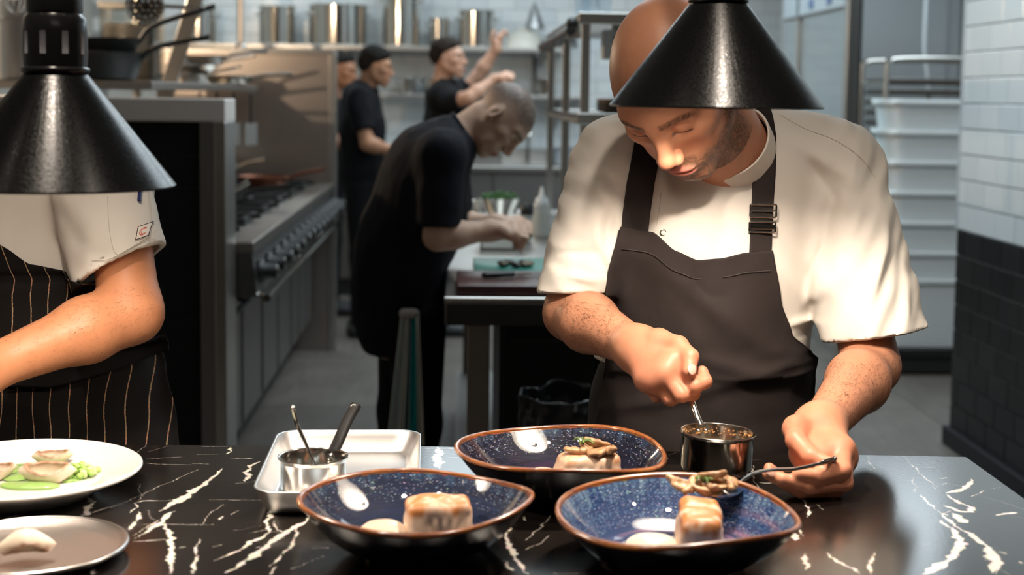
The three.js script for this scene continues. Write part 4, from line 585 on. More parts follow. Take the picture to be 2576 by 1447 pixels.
function chain(pts, rs, k = 0.006) { const fs = []; for (let i = 0; i < pts.length - 1; i++) fs.push(cone(pts[i], rs[i], pts[i + 1], rs[i + 1])); return blend(fs, k); }
function handSDF(wrist, fingers, thumb, extra = [], rw = 0.022) {     // fingers: [knuckle, middle joint, end joint, tip]
  const palm = blend([...fingers.map(f => cone(wrist, rw, f[0], 0.0125)), cone(wrist, rw * 0.95, thumb[0], 0.017), ...fingers.slice(1).map((f, i) => cone(fingers[i][0], 0.0125, f[0], 0.012)), ...extra], 0.016);
  const fs = fingers.map((f, i) => chain(f, [0.0122, 0.0102, 0.0092, 0.0080].map(r => r * (i === 3 ? 0.86 : 1)), 0.004)); const th = chain(thumb, [0.0165, 0.0128, 0.0112, 0.0092], 0.005);
  const all = [wrist, ...fingers.flat(), ...thumb], cc = [0, 1, 2].map(i => all.reduce((s, p) => s + p[i], 0) / all.length), rr0 = Math.max(...all.map(p => Math.hypot(p[0] - cc[0], p[1] - cc[1], p[2] - cc[2]))) + 0.035;
  return bound((x, y, z) => { let d = palm(x, y, z); for (const f of fs) d = smin(d, f(x, y, z), 0.0055); return smin(d, th(x, y, z), 0.007); }, cc, rr0);
}
const bb = (pts, m) => [[0, 1, 2].map(i => Math.min(...pts.map(p => p[i])) - m), [0, 1, 2].map(i => Math.max(...pts.map(p => p[i])) + m)];
function nail(tip, dir, up, r) { const g = new THREE.SphereGeometry(1, 12, 8).scale(r * 0.68, r * 0.22, r * 0.95); const D = V(...dir).normalize(), U = V(...up); U.addScaledVector(D, -U.dot(D)).normalize(); const m = new THREE.Matrix4().makeBasis(U.clone().cross(D), U, D); g.applyMatrix4(m); return g.translate(tip[0] + U.x * r * 0.86, tip[1] + U.y * r * 0.86, tip[2] + U.z * r * 0.86); }
function shift(o, b) { o.position.set(...b); o.traverse(c => { if (c.isMesh && !c.userData.kept) c.geometry.translate(-b[0], -b[1], -b[2]); }); return o; }
function armHair(o, geo, count, from, to, len, color, inside) {       // short hairs lying along the arm
  const p = geo.attributes.position, n = geo.attributes.normal, A = V(...to).sub(V(...from)).normalize(), P = [], N = V(0, 0, 0), T = V(0, 0, 0), S = V(0, 0, 0);
  for (let k = 0, made = 0; made < count && k < count * 40; k++) { const i = Math.floor(rnd() * p.count), x = p.getX(i), y = p.getY(i), z = p.getZ(i); if (!inside(x, y, z)) continue; made++;
    N.set(n.getX(i), n.getY(i), n.getZ(i)); T.copy(A).addScaledVector(N, -A.dot(N)).normalize(); S.crossVectors(N, T); T.addScaledVector(S, rr(-0.5, 0.9)).normalize(); const l = len * rr(0.5, 1.2), w = 0.00019, q = V(x + rr(-1, 1) * 0.0012, y + rr(-1, 1) * 0.0012, z + rr(-1, 1) * 0.0012);
    const a = q.clone().addScaledVector(N, -0.0004), b = q.clone().addScaledVector(T, l * 0.55).addScaledVector(N, 0.0011), c = q.clone().addScaledVector(T, l).addScaledVector(N, 0.0010), s = S.crossVectors(N, T).normalize().multiplyScalar(w);
    P.push(a.x - s.x, a.y - s.y, a.z - s.z, a.x + s.x, a.y + s.y, a.z + s.z, b.x, b.y, b.z, b.x - s.x, b.y - s.y, b.z - s.z, b.x + s.x, b.y + s.y, b.z + s.z, c.x, c.y, c.z); }
  const g = new THREE.BufferGeometry(); g.setAttribute('position', new THREE.Float32BufferAttribute(P, 3)); g.computeVertexNormals(); const h = part(o, 'arm_hair', g, mat(color, 0.6)); h.userData.kind = 'stuff'; return h;
}
const clothMat = (c, r = 0.85, extra = {}) => mat(c, r, 0, { specularIntensity: 0.3, ...extra });
const weave = noiseTex(256, (u, v) => 0.5 + 0.25 * Math.sin(u * 2 * PI * 64) * Math.sin(v * 2 * PI * 64) + 0.3 * pnoise(u, v, 40, 2));

// the bald chef
{
  const o = thing('person', 'bald chef in white jacket and black apron bending over the bowls with pan and spoon', 'person');
  const fr = frame([0.305, 1.4125, -2.035], [-0.26, -0.80, 0.54], [-0.53, 0.53, 0.66], 0.985);
  const torso = blend([ell([0.405, 1.19, -2.265], [0.175, 0.19, 0.125]), cone([0.27, 1.30, -2.265], 0.062, [0.55, 1.305, -2.275], 0.062), ell([0.39, 0.99, -2.265], [0.160, 0.20, 0.135]), ell([0.385, 0.84, -2.28], [0.165, 0.2, 0.125])], 0.07);
  const nk = [cone([0.425, 1.30, -2.21], 0.064, fr.out(0, -0.045, -0.035), 0.056), cone([0.40, 1.30, -2.18], 0.04, fr.out(0, -0.075, 0.01), 0.04)];
  const shR = [0.232, 1.285, -2.25], elR = [0.176, 1.066, -2.195], wrR = [0.254, 1.046, -1.995], shL = [0.592, 1.285, -2.262], elL = [0.614, 1.005, -2.10], wrL = [0.478, 0.966, -1.858];
  const arm = (s, e, w) => { const mid = [0, 1, 2].map(i => lerp(e[i], w[i], 0.28)); return [cone(s, 0.052, e, 0.041), cone(e, 0.038, mid, 0.0425), cone(mid, 0.0425, w, 0.0265)]; };
  const handR = handSDF(wrR, [
    [[0.293, 1.043, -1.925], [0.319, 1.014, -1.898], [0.334, 1.019, -1.906], [0.332, 1.030, -1.919]],
    [[0.281, 1.027, -1.918], [0.301, 1.002, -1.898], [0.319, 1.001, -1.912], [0.320, 1.011, -1.925]],
    [[0.269, 1.016, -1.926], [0.289, 0.993, -1.915], [0.308, 0.995, -1.932], [0.309, 1.006, -1.945]],
    [[0.259, 1.013, -1.940], [0.274, 0.992, -1.938], [0.292, 0.994, -1.955], [0.294, 1.004, -1.966]]],
    [[0.279, 1.063, -1.965], [0.302, 1.062, -1.936], [0.314, 1.051, -1.912], [0.311, 1.034, -1.897]], [], 0.0255);
  const handL = handSDF(wrL, [
    [[0.492, 0.956, -1.795], [0.482, 0.939, -1.752], [0.448, 0.934, -1.742], [0.424, 0.937, -1.741]],
    [[0.496, 0.942, -1.802], [0.486, 0.921, -1.757], [0.440, 0.920, -1.745], [0.404, 0.930, -1.742]],
    [[0.492, 0.930, -1.812], [0.478, 0.909, -1.770], [0.430, 0.912, -1.755], [0.388, 0.935, -1.748]],
    [[0.482, 0.924, -1.826], [0.464, 0.906, -1.790], [0.425, 0.912, -1.775], [0.392, 0.938, -1.764]]],
    [[0.440, 0.973, -1.828], [0.432, 0.966, -1.794], [0.444, 0.953, -1.764], [0.464, 0.947, -1.748]], [ell([0.462, 0.945, -1.805], [0.036, 0.026, 0.036])], 0.027);
  const arms = blend([...arm(shR, elR, wrR), handR], 0.02), armsL = blend([...arm(shL, elL, wrL), handL], 0.02);
  const hairBump = (x, y, z) => 0;
  const whole = (x, y, z) => { let d = torso(x, y, z) + 0.012; d = smin(d, nk[0](x, y, z), 0.03); d = smin(d, nk[1](x, y, z), 0.03); d = smin(d, inHead(fr)(x, y, z), 0.022); d = smin(d, arms(x, y, z), 0.02); return smin(d, armsL(x, y, z), 0.02); };
  const headOnly = (x, y, z) => { let d = smin(nk[0](x, y, z), nk[1](x, y, z), 0.03); return smin(d, inHead(fr)(x, y, z), 0.022); };
  const base = [0.47, 0.215, 0.125], col = skinColor(base, fr, { beard: 1.25, hands: [[0.293, 1.03, -1.925, 0.09], [0.45, 0.935, -1.78, 0.10]] });
  const gR = surf(arms, [0.10, 0.93, -2.27], [0.37, 1.15, -1.87], 0.0031, col), gL = surf(armsL, [0.36, 0.875, -2.20], [0.69, 1.12, -1.71], 0.0031, col);
  armHair(o, gR, 4200, elR, wrR, 0.009, [0.05, 0.022, 0.012], (x, y, z) => z < -2.0 && y < 1.095 && z > -2.25 && y > 1.0); armHair(o, gL, 4600, elL, wrL, 0.009, [0.05, 0.022, 0.012], (x, y, z) => z < -1.87 && y < 1.03);
  const skin = joinColored([surf(whole, [0.10, 0.72, -2.45], [0.72, 1.40, -2.03], 0.009, col), surf(headOnly, [0.17, 1.20, -2.24], [0.52, 1.56, -1.86], 0.0026, col),
    gR, gL]);
  part(o, 'body', skin, skinMat);
  part(o, 'thumb_nail', nail([0.311, 1.034, -1.897], [-0.2, -0.8, 0.6], [0.25, 0.35, 0.9], 0.0092), mat([0.62, 0.36, 0.29], 0.3));
  part(o, 'finger_nail', nail([0.388, 0.935, -1.748], [-0.9, 0.4, 0.1], [-0.1, 0.55, 0.85], 0.008), mat([0.62, 0.36, 0.29], 0.3));
  // jacket
  const sl = (a, ra, b, rb, n, e) => { const c = cone(a, ra, b, rb), P = plane(b, n); return [(x, y, z) => smax(c(x, y, z), P(x, y, z), 0.004), (x, y, z) => Math.max(c(x, y, z) + 0.0065, -P(x, y, z) - 0.035)]; };
  const cR = [0.176, 1.098, -2.19], cL = [0.626, 1.045, -2.125];
  const sR = sl([0.248, 1.288, -2.25], 0.074, [0.172, 1.06, -2.185], 0.060, [-0.1, -1, 0.10]), sL = sl([0.585, 1.29, -2.262], 0.078, [0.632, 1.015, -2.10], 0.077, [0.05, -1, 0.30]);
  sR[0] = (() => { const c = cone([0.248, 1.288, -2.25], 0.074, [0.170, 1.05, -2.185], 0.058), P = plane([0.176, 1.097, -2.19], [0.02, -1, 0.12]); sR[1] = (x, y, z) => Math.max(c(x, y, z) + 0.012, -P(x, y, z) - 0.014); sR[2] = P; return (x, y, z) => smax(c(x, y, z) - 0.0025 * nz(y * 34 + x * 18, x * 11, z * 16) * 2 , P(x, y, z), 0.003); })();
  sL[0] = (() => { const c = cone([0.588, 1.288, -2.262], 0.078, [0.634, 1.00, -2.105], 0.078), P = plane([0.63, 1.047, -2.13], [0.16, -1, 0.12]); sL[1] = (x, y, z) => Math.max(c(x, y, z) + 0.015, -P(x, y, z) - 0.014); sL[2] = P; return (x, y, z) => smax(c(x, y, z) - 0.004 * nz(y * 20 - x * 34, x * 12, z * 18) * 2, P(x, y, z), 0.003); })();
  const body2 = grow(torso, 0.008), hem = plane([0.4, 0.985, -2.2], [0, -1, 0]), neckHole = cone([0.425, 1.30, -2.21], 0.062, fr.out(0, -0.06, -0.03), 0.064);
  const crease = (x, y, z) => 0.0045 * nz(x * 10 + y * 7, y * 5, z * 8) + 0.0025 * nz(x * 26 + y * 20, y * 9, z * 20) + 0.004 * Math.max(0, nz(x * 8, y * 26, z * 8)) * sst(1.15, 1.0, y);
  const ridge = (x, y, a, b, w) => { const dx = b[0] - a[0], dy = b[1] - a[1], t = clamp(((x - a[0]) * dx + (y - a[1]) * dy) / (dx * dx + dy * dy), 0, 1); const d = Math.hypot(x - a[0] - t * dx, y - a[1] - t * dy); return Math.exp(-d * d / (w * w)) * Math.sin(PI * clamp(t * 0.9 + 0.05, 0, 1)); };
  const folds = [[[0.575, 1.29], [0.545, 1.13], 0.010, -0.010], [[0.655, 1.24], [0.60, 1.10], 0.010, 0.010], [[0.67, 1.20], [0.635, 1.06], 0.009, -0.007], [[0.615, 1.27], [0.575, 1.17], 0.012, 0.007], [[0.55, 1.06], [0.50, 1.055], 0.008, 0.006], [[0.555, 1.035], [0.51, 1.03], 0.008, -0.008], [[0.235, 1.25], [0.215, 1.14], 0.010, -0.009], [[0.205, 1.20], [0.238, 1.13], 0.009, 0.008], [[0.16, 1.13], [0.225, 1.12], 0.007, 0.006], [[0.15, 1.16], [0.21, 1.165], 0.007, -0.005], [[0.19, 1.29], [0.24, 1.22], 0.012, 0.006], [[0.50, 1.34], [0.60, 1.27], 0.012, 0.006], [[0.53, 1.31], [0.575, 1.24], 0.009, -0.005], [[0.30, 1.30], [0.34, 1.20], 0.012, 0.004]];
  const shirt = (x, y, z) => { let d = body2(x, y, z); d = smin(d, sR[0](x, y, z), 0.028); d = smin(d, sL[0](x, y, z), 0.022); if (Math.abs(d) < 0.04) { const k = (x < 0.3 ? sst(0.0, 0.035, -sR[2](x, y, z)) : 1) * (x > 0.5 ? sst(0.0, 0.035, -sL[2](x, y, z)) : 1); d -= k * crease(x, y, z); if (z > -2.27) for (const [a, b, w, h] of folds) d -= k * h * ridge(x, y, a, b, w); } d = Math.max(d, -sR[1](x, y, z), -sL[1](x, y, z)); d = smax(d, -neckHole(x, y, z), 0.006); return Math.max(d, hem(x, y, z)); };
  const white = clothMat([0.70, 0.66, 0.60], 0.85);
  part(o, 'jacket', surf(shirt, [0.07, 0.79, -2.45], [0.74, 1.42, -1.99], 0.0052), white);
  { // stand collar round the neck
    const a = V(0.425, 1.30, -2.21), b = V(...fr.out(0, -0.045, -0.035)), ax = b.clone().sub(a).normalize(), g = lathe([[0.070, 0.018], [0.071, 0.052], [0.0685, 0.054], [0.0665, 0.052], [0.066, 0.018]], 48); g.applyQuaternion(new THREE.Quaternion().setFromUnitVectors(V(0, 1, 0), ax)).translate(a.x, a.y, a.z); part(o, 'collar', g, white); }
  const fz = grow(shirt, 0), drape = (p0, r, m, nm, off = 0.0003, seg = 120) => { const cv = new THREE.CatmullRomCurve3(p0.map(p => V(p[0], p[1], 0))), pts = cv.getPoints(40).map(p => [p.x, p.y]); return part(o, nm, pipe(pts.map(([x, y]) => [x, y, rayFront(fz, x, y, -1.9, off) ?? -2.2]), r, seg, 6), m); };
  const seam = clothMat([0.56, 0.52, 0.46]);
  drape([[0.494, 1.372], [0.53, 1.352], [0.575, 1.335], [0.615, 1.305], [0.635, 1.28]], 0.0004, seam, 'shoulder_seam');
  drape([[0.298, 1.205], [0.300, 1.22], [0.302, 1.235], [0.304, 1.255]], 0.0005, seam, 'placket_edge');
  for (const [x, y] of [[0.4385, 1.305], [0.3075, 1.196]]) { const b = part(o, 'snap_button', new THREE.TorusGeometry(0.0042, 0.0009, 8, 24).translate(x, y, rayFront(fz, x, y, -1.9, 0.001)), M.polished); }
  // apron
  const leg = blend([ell([0.388, 0.89, -2.275], [0.176, 0.19, 0.142]), cone([0.30, 0.80, -2.27], 0.095, [0.285, 0.45, -2.27], 0.07), cone([0.285, 0.45, -2.27], 0.07, [0.28, 0.06, -2.3], 0.055), cone([0.47, 0.80, -2.27], 0.095, [0.485, 0.45, -2.27], 0.07), cone([0.485, 0.45, -2.27], 0.07, [0.49, 0.06, -2.3], 0.055)], 0.03), under = (x, y, z) => Math.min(shirt(x, y, z), leg(x, y, z), torso(x, y, z));
  const apronM = clothMat([0.020, 0.0155, 0.0145], 0.8, { bumpMap: rep(weave, 14, 14), bumpScale: 0.0003 });
  const top = curve1([[0, 1.203], [0.22, 1.196], [0.36, 1.170], [0.5, 1.157], [0.66, 1.160], [0.82, 1.169], [1, 1.172]]), lx = curve1([[0, 0.243], [0.16, 0.226], [0.3, 0.220], [0.42, 0.232], [0.6, 0.226], [0.8, 0.214], [1, 0.205]]), rx = curve1([[0, 0.470], [0.2, 0.486], [0.34, 0.508], [0.42, 0.545], [0.46, 0.562], [0.65, 0.566], [1, 0.57]]);
  const wave = (u, v, x, y) => 0.006 * Math.exp(-(((x - 0.36) * 0.7 + (y - 1.10)) ** 2) / 0.0006) + 0.006 * nz(x * 11 + y * 4, y * 8, 3) * (0.3 + v) - 0.012 * Math.exp(-(((x - 0.375) / 0.035) ** 2 + ((y - 1.125) / 0.05) ** 2)) * 0.8 + 0.006 * Math.exp(-(((y - 1.0 + 0.25 * (x - 0.4)) / 0.014) ** 2)) * sst(0.3, 0.42, x) + 0.005 * Math.exp(-(((y - 0.955 - 0.3 * (x - 0.35)) / 0.012) ** 2));
  const AP = (u, v) => { const x = lerp(lx(v), rx(v), u), t = top(u); return [x, lerp(t, 0.79, v)]; };
  const ap = part(o, 'apron', sheet(under, AP, 110, 120, -1.9, 0.006, 0.003, wave, -2.27, 14), apronM);
  const stitch = clothMat([0.05, 0.042, 0.04]);
  const apf = (u, v) => { const [x, y] = AP(u, v); return [x, y, (rayFront(under, x, y, -1.9, 0.006) ?? -2.2) + wave(u, v, x, y) + 0.005]; };
  for (const v of [0.075]) part(ap, 'hem_stitch', pipe(Array.from({ length: 18 }, (_, i) => apf(0.04 + 0.92 * i / 17, v)), 0.0006, 120, 5), stitch);
  // straps with a buckle
  const strap = (nm, c, w, m = apronM) => part(o, nm, sheet(shirt, (u, v) => { const n = c.length - 1, t = v * n, i = Math.min(n - 1, Math.floor(t)), s = t - i, p = [lerp(c[i][0], c[i + 1][0], s), lerp(c[i][1], c[i + 1][1], s)]; return [p[0] + (u - 0.5) * w, p[1] - (u - 0.5) * w * 0.12]; }, 12, 80, -1.85, 0.004, 0.0025, null, -2.33, 6), m);
  strap('apron_strap', [[0.288, 1.338], [0.283, 1.315], [0.274, 1.27], [0.268, 1.22], [0.266, 1.19]], 0.040);
  strap('apron_strap', [[0.462, 1.392], [0.463, 1.345], [0.456, 1.27], [0.452, 1.21], [0.451, 1.16]], 0.034);
  const bz = (y, k = 0.009) => (rayFront(shirt, 0.452, y, -1.9, 0) ?? -2.12) + k;
  const frameG = (w, h, r) => pipe([[-w, -h, 0], [-w, h, 0], [w, h, 0], [w, -h, 0]].flatMap((p, i, a) => { const q = a[(i + 1) % 4]; return [0.08, 0.5, 0.92].map(t => [lerp(p[0], q[0], t), lerp(p[1], q[1], t), 0]); }), r, 80, 8, true);
  const bk = part(o, 'buckle', frameG(0.0195, 0.0095, 0.0016).translate(0.4535, 1.231, bz(1.231)), M.polished); part(bk, 'pin', rod([0.434, 1.231, bz(1.231)], [0.473, 1.231, bz(1.231)], 0.0014), M.polished);
  part(o, 'strap_ring', [frameG(0.0195, 0.0075, 0.0015).translate(0.4525, 1.207, bz(1.207)), box(0.434, 0.471, 1.2035, 1.211, bz(1.207) - 0.001, bz(1.207) + 0.001, 0.0008)], M.polished);
  // trousers and shoes
  part(o, 'trousers', surf(leg, [0.15, 0.04, -2.45], [0.62, 1.06, -2.1], 0.013), clothMat([0.012, 0.012, 0.013]));
  for (const x of [0.28, 0.49]) part(o, 'shoe', surf((a, y, z) => Math.max(ell([x, 0.03, -2.25], [0.048, 0.065, 0.13])(a, y, z), -y), [x - 0.07, -0.002, -2.4], [x + 0.07, 0.11, -2.1], 0.008), M.blackPlastic);
  shift(o, [0.39, 0, -2.25]);
}
// the cook at the left, face hidden by the lamp
{
  const o = thing('person', 'cook in white short sleeves and striped apron behind the near lamp', 'person');
  const fr = frame([-0.80, 1.415, -2.16], [-0.25, -0.75, 0.6], [-0.25, 0.6, 0.7], 0.98);
  const torso = blend([ell([-0.665, 1.14, -2.30], [0.160, 0.20, 0.13]), cone([-0.77, 1.26, -2.28], 0.06, [-0.545, 1.255, -2.26], 0.06), ell([-0.655, 0.98, -2.29], [0.165, 0.2, 0.145]), ell([-0.635, 0.84, -2.30], [0.185, 0.2, 0.145])], 0.07);
  const shL = [-0.510, 1.243, -2.17], elL = [-0.466, 1.080, -2.08], wrL = [-0.640, 1.018, -1.945], shR = [-0.79, 1.25, -2.22], elR = [-0.86, 1.06, -2.12], wrR = [-0.74, 0.99, -1.95];
  const arm = (s, e, w) => { const mid = [0, 1, 2].map(i => lerp(e[i], w[i], 0.3)); return [cone(s, 0.044, e, 0.043), cone(e, 0.039, mid, 0.043), cone(mid, 0.043, w, 0.028)]; };
  const flat = (w, s) => handSDF(w, [0, 1, 2, 3].map(i => { const dx = -0.05 * s, k = i * 0.016 - 0.02; return [[w[0] + dx * 1.2, w[1] - 0.02 - k * 0.6, w[2] + 0.05 - k * 0.5], [w[0] + dx * 2.0, w[1] - 0.035 - k * 0.6, w[2] + 0.085 - k * 0.5], [w[0] + dx * 2.2, w[1] - 0.055 - k * 0.6, w[2] + 0.09 - k * 0.5], [w[0] + dx * 2.1, w[1] - 0.072 - k * 0.6, w[2] + 0.08 - k * 0.5]]; }), [[w[0] + 0.0, w[1] - 0.01, w[2] + 0.04], [w[0] - 0.025 * s, w[1] - 0.03, w[2] + 0.07], [w[0] - 0.05 * s, w[1] - 0.05, w[2] + 0.085], [w[0] - 0.07 * s, w[1] - 0.065, w[2] + 0.088]], [], 0.024);
  const aL = blend([...arm(shL, elL, wrL), flat(wrL, 1)], 0.025), aR = blend([...arm(shR, elR, wrR), flat(wrR, -0.4)], 0.025), nk = cone([-0.70, 1.27, -2.24], 0.06, fr.out(0, -0.05, -0.03), 0.054);
  const hd = (x, y, z) => smin(nk(x, y, z), inHead(fr)(x, y, z), 0.02), whole = (x, y, z) => { let d = torso(x, y, z) + 0.014; d = smin(d, hd(x, y, z), 0.03); d = smin(d, aL(x, y, z), 0.02); return smin(d, aR(x, y, z), 0.02); };
  const col = skinColor([0.42, 0.175, 0.085], fr, {});
  const gL = surf(aL, [-0.80, 0.90, -2.26], [-0.37, 1.25, -1.80], 0.0038, col); armHair(o, gL, 1800, elL, wrL, 0.007, [0.10, 0.045, 0.022], (x, y, z) => y < 1.12 && z < -1.95);
  part(o, 'body', joinColored([surf(whole, [-0.93, 0.72, -2.46], [-0.38, 1.32, -2.12], 0.011, col), surf(hd, [-1.0, 1.2, -2.34], [-0.6, 1.62, -1.95], 0.006, col), gL, surf(aR, [-0.95, 0.88, -2.24], [-0.64, 1.14, -1.80], 0.006, col)]), skinMat);
  part(o, 'hair', surf((x, y, z) => { const [a, b, q] = fr.to(x, y, z); return Math.max(inHead(fr)(x, y, z) - 0.010 - 0.004 * nz(x * 60, y * 60, z * 60), -(b - 0.035 - 0.55 * Math.max(0, q) + 0.35 * Math.max(0, -q)) * 0.7); }, [-1.0, 1.2, -2.36], [-0.6, 1.64, -1.95], 0.007), mat([0.02, 0.014, 0.01], 0.6));
  const white = clothMat([0.70, 0.655, 0.59], 0.85);
  const cS = cone([-0.530, 1.232, -2.18], 0.074, [-0.462, 1.08, -2.075], 0.064), pS = plane([-0.458, 1.168, -2.08], [0.50, -0.85, 0.15]), cT = cone(shR, 0.075, elR, 0.065), pT = plane([-0.84, 1.13, -2.16], [-0.2, -1, 0.4]);
  const shirt = (x, y, z) => { let d = torso(x, y, z) - 0.010; const s = smax(cS(x, y, z) - 0.0022 * nz(x * 16 + y * 22, y * 10, z * 18) * 2, pS(x, y, z), 0.003), t = smax(cT(x, y, z), pT(x, y, z), 0.003); d = smin(d, s, 0.018); d = smin(d, t, 0.02); if (Math.abs(d) < 0.04) d -= 0.004 * nz(x * 12 + y * 5, y * 5, z * 9) + 0.0022 * nz(x * 30, y * 12, z * 22); d = Math.max(d, -Math.max(cS(x, y, z) + 0.009, -pS(x, y, z) - 0.012)); d = smax(d, -(nk(x, y, z) - 0.006), 0.006); return Math.max(d, 1.02 - y); };
  part(o, 'jacket', surf(shirt, [-0.96, 0.81, -2.47], [-0.35, 1.36, -1.98], 0.0056), white);
  // sleeve pocket, pen and badge sit on the outside of the sleeve
  const onSleeve = (x, y, off) => [x, y, rayFront(shirt, x, y, -1.9, off) ?? -2.1];
  const seam = clothMat([0.60, 0.56, 0.50]);
  const line = (pts, nm) => part(o, nm, pipe(pts.map(([x, y]) => onSleeve(x, y, 0.0009)), 0.0005, 90, 5), seam);
  line([[-0.503, 1.245], [-0.494, 1.20], [-0.481, 1.168], [-0.466, 1.173], [-0.448, 1.185], [-0.441, 1.190], [-0.447, 1.22], [-0.456, 1.25]], 'pocket_stitch');
  line([[-0.515, 1.157], [-0.49, 1.160], [-0.462, 1.175], [-0.432, 1.196]], 'hem_stitch');
  part(o, 'pen', rod(onSleeve(-0.462, 1.238, 0.004), onSleeve(-0.465, 1.262, 0.004), 0.0028), mat([0.01, 0.015, 0.10], 0.3));
  const badgeT = canvasTex(128, 128, (c, w) => { c.fillStyle = '#e9e2d8'; c.fillRect(0, 0, w, w); c.strokeStyle = '#3a1712'; c.lineWidth = 8; c.strokeRect(7, 7, w - 14, w - 14); c.strokeStyle = '#c8442f'; c.lineWidth = 8; c.beginPath(); c.arc(64, 66, 30, 0.7, 2 * PI - 0.7); c.stroke(); c.lineWidth = 4; c.beginPath(); c.arc(66, 66, 20, 0.8, 2 * PI - 0.8); c.stroke(); });
  { const g = sheet(shirt, (u, v) => [-0.4585 + u * 0.0165 + (1 - v) * 0.0010, 1.2035 - (1 - v) * -0.0 - v * 0.0195 + u * 0.0055], 8, 8, -1.9, 0.0015, 0.001, null, -2.3); const uv = []; for (let s = 0; s < 2; s++) for (let j = 0; j <= 8; j++) for (let i = 0; i <= 8; i++) uv.push(i / 8, 1 - j / 8); g.setAttribute('uv', new THREE.Float32BufferAttribute(uv, 2)); const b = part(o, 'sleeve_badge', g, mat(0xffffff, 0.7, 0, { map: badgeT })); b.userData.label = 'square white badge with red letter C'; }
  // striped apron
  const leg = blend([ell([-0.648, 0.89, -2.295], [0.172, 0.22, 0.152]), cone([-0.71, 0.80, -2.3], 0.095, [-0.73, 0.06, -2.32], 0.06), cone([-0.54, 0.80, -2.3], 0.095, [-0.52, 0.06, -2.32], 0.06)], 0.03), under = (x, y, z) => Math.min(shirt(x, y, z), leg(x, y, z));
  const stripeT = canvasTex(256, 256, (c, w, h) => { c.fillStyle = '#0f0b09'; c.fillRect(0, 0, w, h); for (let i = 0; i < 1; i++) { for (let y = 0; y < h; y += 2) { c.fillStyle = `rgba(${170 + rr(-25, 20)},${130 + rr(-20, 20)},${104 + rr(-20, 20)},0.95)`; c.fillRect(118 + rr(-1.5, 1.5), y, 15 + rr(-3, 3), 2); } } });
  stripeT.repeat.set(1 / 0.0245, 4); const stripeM = clothMat(0xffffff, 0.8, { map: stripeT });
  const topc = curve1([[0, 1.30], [0.22, 1.26], [0.36, 1.20], [0.48, 1.165], [0.60, 1.140], [0.78, 1.128], [1, 1.120]]), lx = curve1([[0, -0.82], [1, -0.84]]), rx = curve1([[0, -0.50], [0.25, -0.485], [0.5, -0.462], [0.75, -0.446], [1, -0.430]]);
  const wv = (u, v, x, y) => 0.004 * nz(x * 20, y * 7, 1) * (0.5 + v) + 0.003 * Math.sin(x * 70 + 3 * nz(x * 9, y * 9, 4)) * v - 0.006 * Math.exp(-(((y - 1.118) / 0.008) ** 2)) - 0.010 * Math.exp(-(((y - 0.99 + 0.12 * (x + 0.6)) / 0.012) ** 2));
  const g = sheet(under, (u, v) => { const x = lerp(lx(v), rx(v), u); return [x, lerp(topc(u), 0.79, v)]; }, 90, 120, -1.9, 0.006, 0.003, wv, -2.31, 8);
  { const p = g.attributes.position, u = g.attributes.uv; for (let i = 0; i < p.count; i++) { const x = p.getX(i), y = p.getY(i); u.setXY(i, x + (y > 1.118 ? 0.42 * (y - 1.118) : 0) + 0.004 * nz(x * 14, y * 16, 2) * (y < 1.1 ? 1.4 : 0.3), y); } }
  part(o, 'apron', g, stripeM);
  { const q = sheet(under, (u, v) => [lerp(-0.84, -0.455, u), lerp(1.000, 0.968, v) + 0.10 * (u - 0.62) * (u > 0.62 ? 1 : 0) - 0.02 * u], 60, 8, -1.9, 0.012, 0.003, null, -2.29, 3); part(o, 'apron_tie', q, clothMat([0.006, 0.005, 0.005])); }
  part(o, 'trousers', surf(leg, [-0.83, 0.04, -2.47], [-0.42, 1.1, -2.12], 0.014), clothMat([0.012, 0.012, 0.013]));
  for (const x of [-0.73, -0.52]) part(o, 'shoe', surf((a, y, z) => Math.max(ell([x, 0.03, -2.27], [0.048, 0.065, 0.13])(a, y, z), -y), [x - 0.07, -0.002, -2.42], [x + 0.07, 0.11, -2.12], 0.008), M.blackPlastic);
  shift(o, [-0.62, 0, -2.28]);
}
